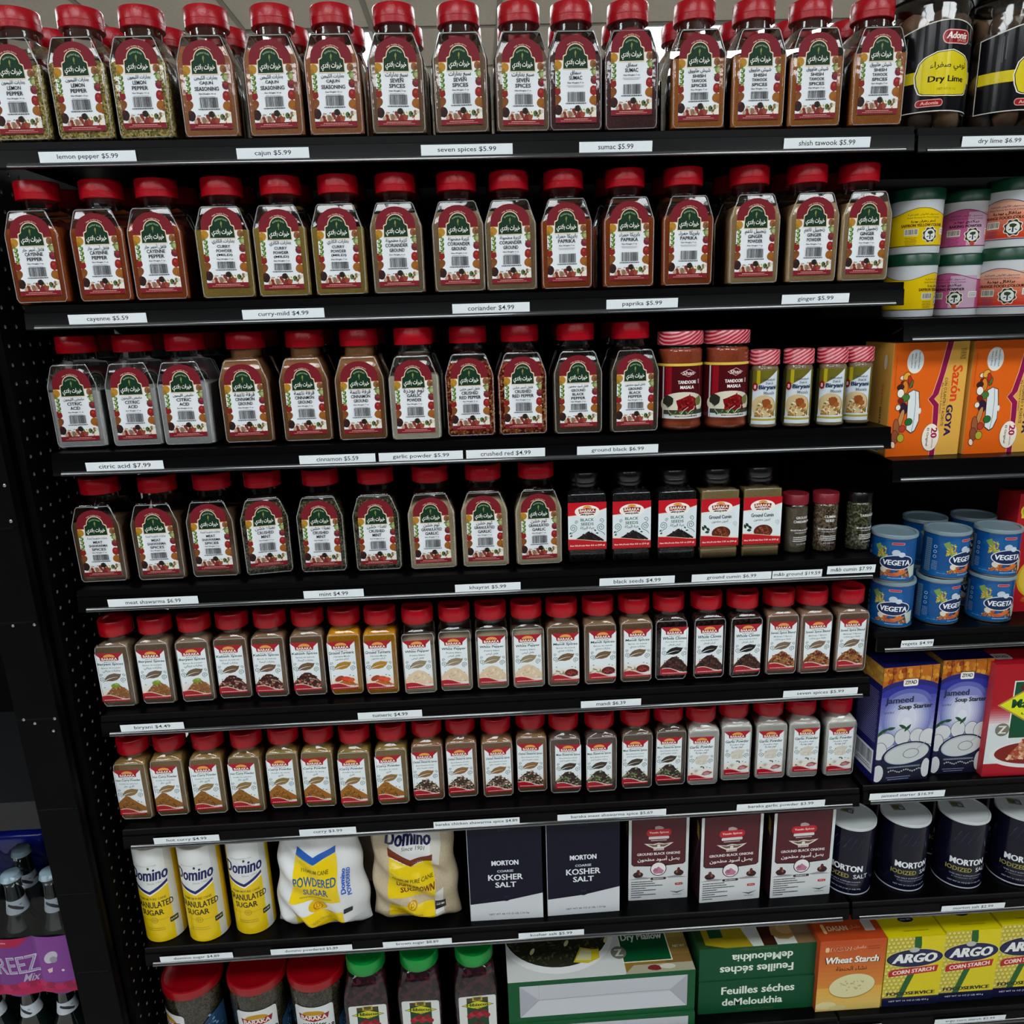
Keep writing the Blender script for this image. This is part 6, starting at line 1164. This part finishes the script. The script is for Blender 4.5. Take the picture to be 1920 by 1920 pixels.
# ================================================================== neighbouring bay, bottom left
nb = thing('drinks_rack', 'dark rack left of the post holding the packs of drink bottles', 'shelving unit', (-.7, .0, 0))
ND = pbr('dark_grey_enamel', '#17181a', .5, .4, noise=.2, nscale=20)
bm = bmesh.new(); box(bm, -.6, .634, .30, .31, 0, 1.7); obj('back_panel', mk('back_panel', bm, BLACKM), nb)
pz = onY(30, 1880, .02).z-.03; DZ = .245
LZ2 = onY(30, 1500, .0).z; LZ3 = onY(30, 1552, .0).z
bm = bmesh.new(); box(bm, -.6, .617, 0, .30, LZ3+.012, LZ2-.004); box(bm, -.6, .617, -.006, .0, LZ3, LZ2); obj('upper_shelf', mk('upper_shelf', bm, ND, False), nb)
bm = bmesh.new(); box(bm, .630, .638, .0, .30, 0, 1.66); obj('side_panel', mk('side_panel', bm, BLACKM), nb)
BG = pbr('dark_drink_glass', '#0d1514', .08, .6, coat=.5); NECK = pbr('purple_drink_glass', '#1f1420', .1, .6, coat=.4); CAPM = pbr('pale_blue_cap', '#9fb6bf', .3, .6)
bp = [(0, .026), (.002, .029), (.006, .0305), (.085, .0305), (.105, .0285), (.130, .0175), (.150, .0140), (.182, .0130), (.184, .0142), (.190, .0142), (.191, .0125)]
a = Art(clip=(-60, 60, 0, 34)); a.rect(-60, 60, 0, 22, '#b9c0c9'); a.poly([(-10, 18), (2, 14), (12, 6), (9, 4), (-2, 10), (-12, 14)], '#2c2f36'); a.ell(8, 14, 2.4, 1.4, '#8a9098', 8)
bb = mk('bottle_body', lathe(bp, 8), BG); bn = mk('cap', lathe([(.188, .0150), (.189, .0162), (.193, .0150), (.197, .0138), (.1975, .0128)], 10), CAPM)
def neckfn(x, y, h):
    r_ = .0172*1000-(y*.16); an = x/14.5; return ((r_+h)*math.sin(an), -(r_+h)*math.cos(an), y)
NL = a.build('neck_label', INK, neckfn, cuts=3)
zt = onY(90, 1632, .046).z; ZB = onY(60, 1850, .03).z; BS = (zt-ZB)/.1975
bx = onY(92, 1640, .045).x
k = 0
for iy in range(2):
    for ix in range(3):
        x, y = bx-ix*.0635-(.018 if iy else 0), .046+iy*.0625
        t = thing('drink_bottle', 'dark drink bottle with pale cap and white neck label, '+('front' if iy == 0 else 'back')+' row, '+('nearest the post', 'second from the post', 'third from the post')[ix], 'bottle', (x, y, ZB), _rzr.uniform(-.3, .5), 'wrapped drink bottles')
        obj('bottle_body', bb, t); obj('cap', bn, t); obj('neck_label', NL, t, (0, 0, .134)); t.scale = (1, 1, BS)
# printed sleeve round the pack
def sleeve(x, y0, n, w, d, z0, z1, zr=0):
    bm = bmesh.new(); pts = []
    N = 60
    for i in range(N+1):
        u = i/N; pts.append((x-w/2+w*u, y0-.0055*abs(math.sin(PI*n*u))**.7))
    P = pts+[(x+w/2, y0+d), (x-w/2, y0+d)]
    A = [bm.verts.new((px_, py_, z0+.004*math.sin(px_*90))) for px_, py_ in P]; Bv = [bm.verts.new((px_, py_, z1)) for px_, py_ in P]
    for i in range(len(P)): bm.faces.new((A[i], A[(i+1) % len(P)], Bv[(i+1) % len(P)], Bv[i]))
    return mk('sleeve_film', bm, pbr('purple_film', '#6a2a78', .2, .6, noise=.25, nscale=40), True, 60)
sx = bx-.0635; sw = .200
s0 = onY(60, 1862, .012).z; s1 = onY(60, 1757, .012).z
t = thing('shrink_sleeve', 'purple and pink printed film sleeve wrapped round the drink bottles', 'film wrap', (0, 0, 0)); obj('sleeve_film', sleeve(sx, .0155, 3, sw, .125, s0, s1), t)
Hs = (s1-s0)*1000
a = Art(clip=(-99, 99, 0, Hs)); a.rect(-99, 99, 0, Hs, '#6e2f7c'); a.rect(-99, 99, 0, Hs*.17, '#a31248'); a.poly([(-99, Hs), (99*.3, Hs), (10, Hs*.86), (-99, Hs*.82)], '#a0123f'); a.text('Pomegranate', -28, Hs*.93, w=40, h=5, c='#d99aa4', bold=.03, res=1)
for k_ in range(14): a.ell(-99+k_*15, Hs*.15+4*math.sin(k_), 10, 7, ('#8e1040', '#b01a54')[k_ % 2], 12, 0, .3)
a.rect(38, 99, Hs*.2, Hs, '#7c3a8c'); a.text('FREEZ', -5, Hs*.53, w=84, h=Hs*.30, c='#c4b8d0', bold=.02, rot=.04); a.text('FREEZ', -5, Hs*.53, w=81, h=Hs*.27, c='#8d7f9c', bold=-.01, rot=.04); a.text('Mix', 22, Hs*.30, w=24, h=Hs*.13, c='#a79ab4', bold=.02, shear=.4)
a.ell(60, Hs*.64, 15, 9, '#b9b6c4', 18, .8); a.ell(64, Hs*.60, 7, 6, '#8f8c9c', 14, .8); a.poly([(50, Hs*.42), (60, Hs*.46), (58, Hs*.38), (52, Hs*.36)], '#d9b4bc'); a.ell(76, Hs*.4, 2.4, 2.4, '#d9c4cc', 10)
def slv(x, y, h): u = (x*.001+sw/2)/sw; return (x, -(.0055*1000*abs(math.sin(PI*3*u))**.7)-h*1.0-.25, y)
obj('sleeve_print', a.build('sleeve_print', FOIL, slv, cuts=4), t, (sx, .0155, s0))
# clear film over the necks
bm = bmesh.new(); nx, ny = 22, 12; V_ = []
for j in range(ny+1):
    row_ = []
    for i in range(nx+1):
        x, y = sx-sw/2+sw*i/nx, .012+.128*j/ny; z = s1
        top_z = ZB+.152*BS
        for iy in range(2):
            for ix in range(3):
                d_ = math.hypot(x-(bx-ix*.0635-(.018 if iy else 0)), y-(.046+iy*.0625)); top_z = max(top_z, ZB+.1995*BS-max(0, d_-.016)*1.5)
        e = min(1, min(i, nx-i, j, ny-j)/2.0); row_.append(bm.verts.new((x, y, lerp(s1-.002, top_z, e**.5))))
    V_.append(row_)
for j in range(ny):
    for i in range(nx): bm.faces.new((V_[j][i], V_[j][i+1], V_[j+1][i+1], V_[j+1][i]))
obj('clear_film', mk('clear_film', bm, shellmat('clear_shrink_film', (.93, .95, .97), .1, .6), True, 80), t)
# lower pack standing in front of and below the first
ZC = ZB-.1985
for iy in range(2):
    for ix in range(3):
        x = onY(131, 1890, .05).x-ix*.0625-(.012 if iy else 0)
        t = thing('drink_bottle', 'drink bottle of the lower pack under the purple sleeve, '+('front' if iy == 0 else 'back')+' row, '+('nearest the post', 'second from the post', 'third from the post')[ix], 'bottle', (x, .046+iy*.0625, ZC), (.5, -.2, -.1)[ix], 'drink bottles of the lower pack'); obj('bottle_body', bb, t); obj('cap', bn, t); obj('neck_label', NL, t, (0, 0, .134))
t = thing('rack_shelf', 'dark shelf under the lower pack of drink bottles', 'shelf', (-.7, .004, ZC-.004)); bm = bmesh.new(); box(bm, -.6, .626, 0, .29, -.02, .0035); obj('shelf_plate', mk('shelf_plate', bm, ND, False), t)
bl_ = onY(5, 1590, .12)
t = thing('blue_wrapped_pack', 'blue film-wrapped pack in shadow behind the drink bottles', 'pack', (onY(18, 1590, .17).x, .185, ZB)); bm = bmesh.new(); box(bm, -.09, .055, 0, .09, 0, onY(20, 1562, .19).z-ZB, .012, 3); obj('film_pack', mk('film_pack', bm, pbr('blue_film', '#0d1d8c', .2, .5, noise=.5, nscale=18, bump=.4)), t)
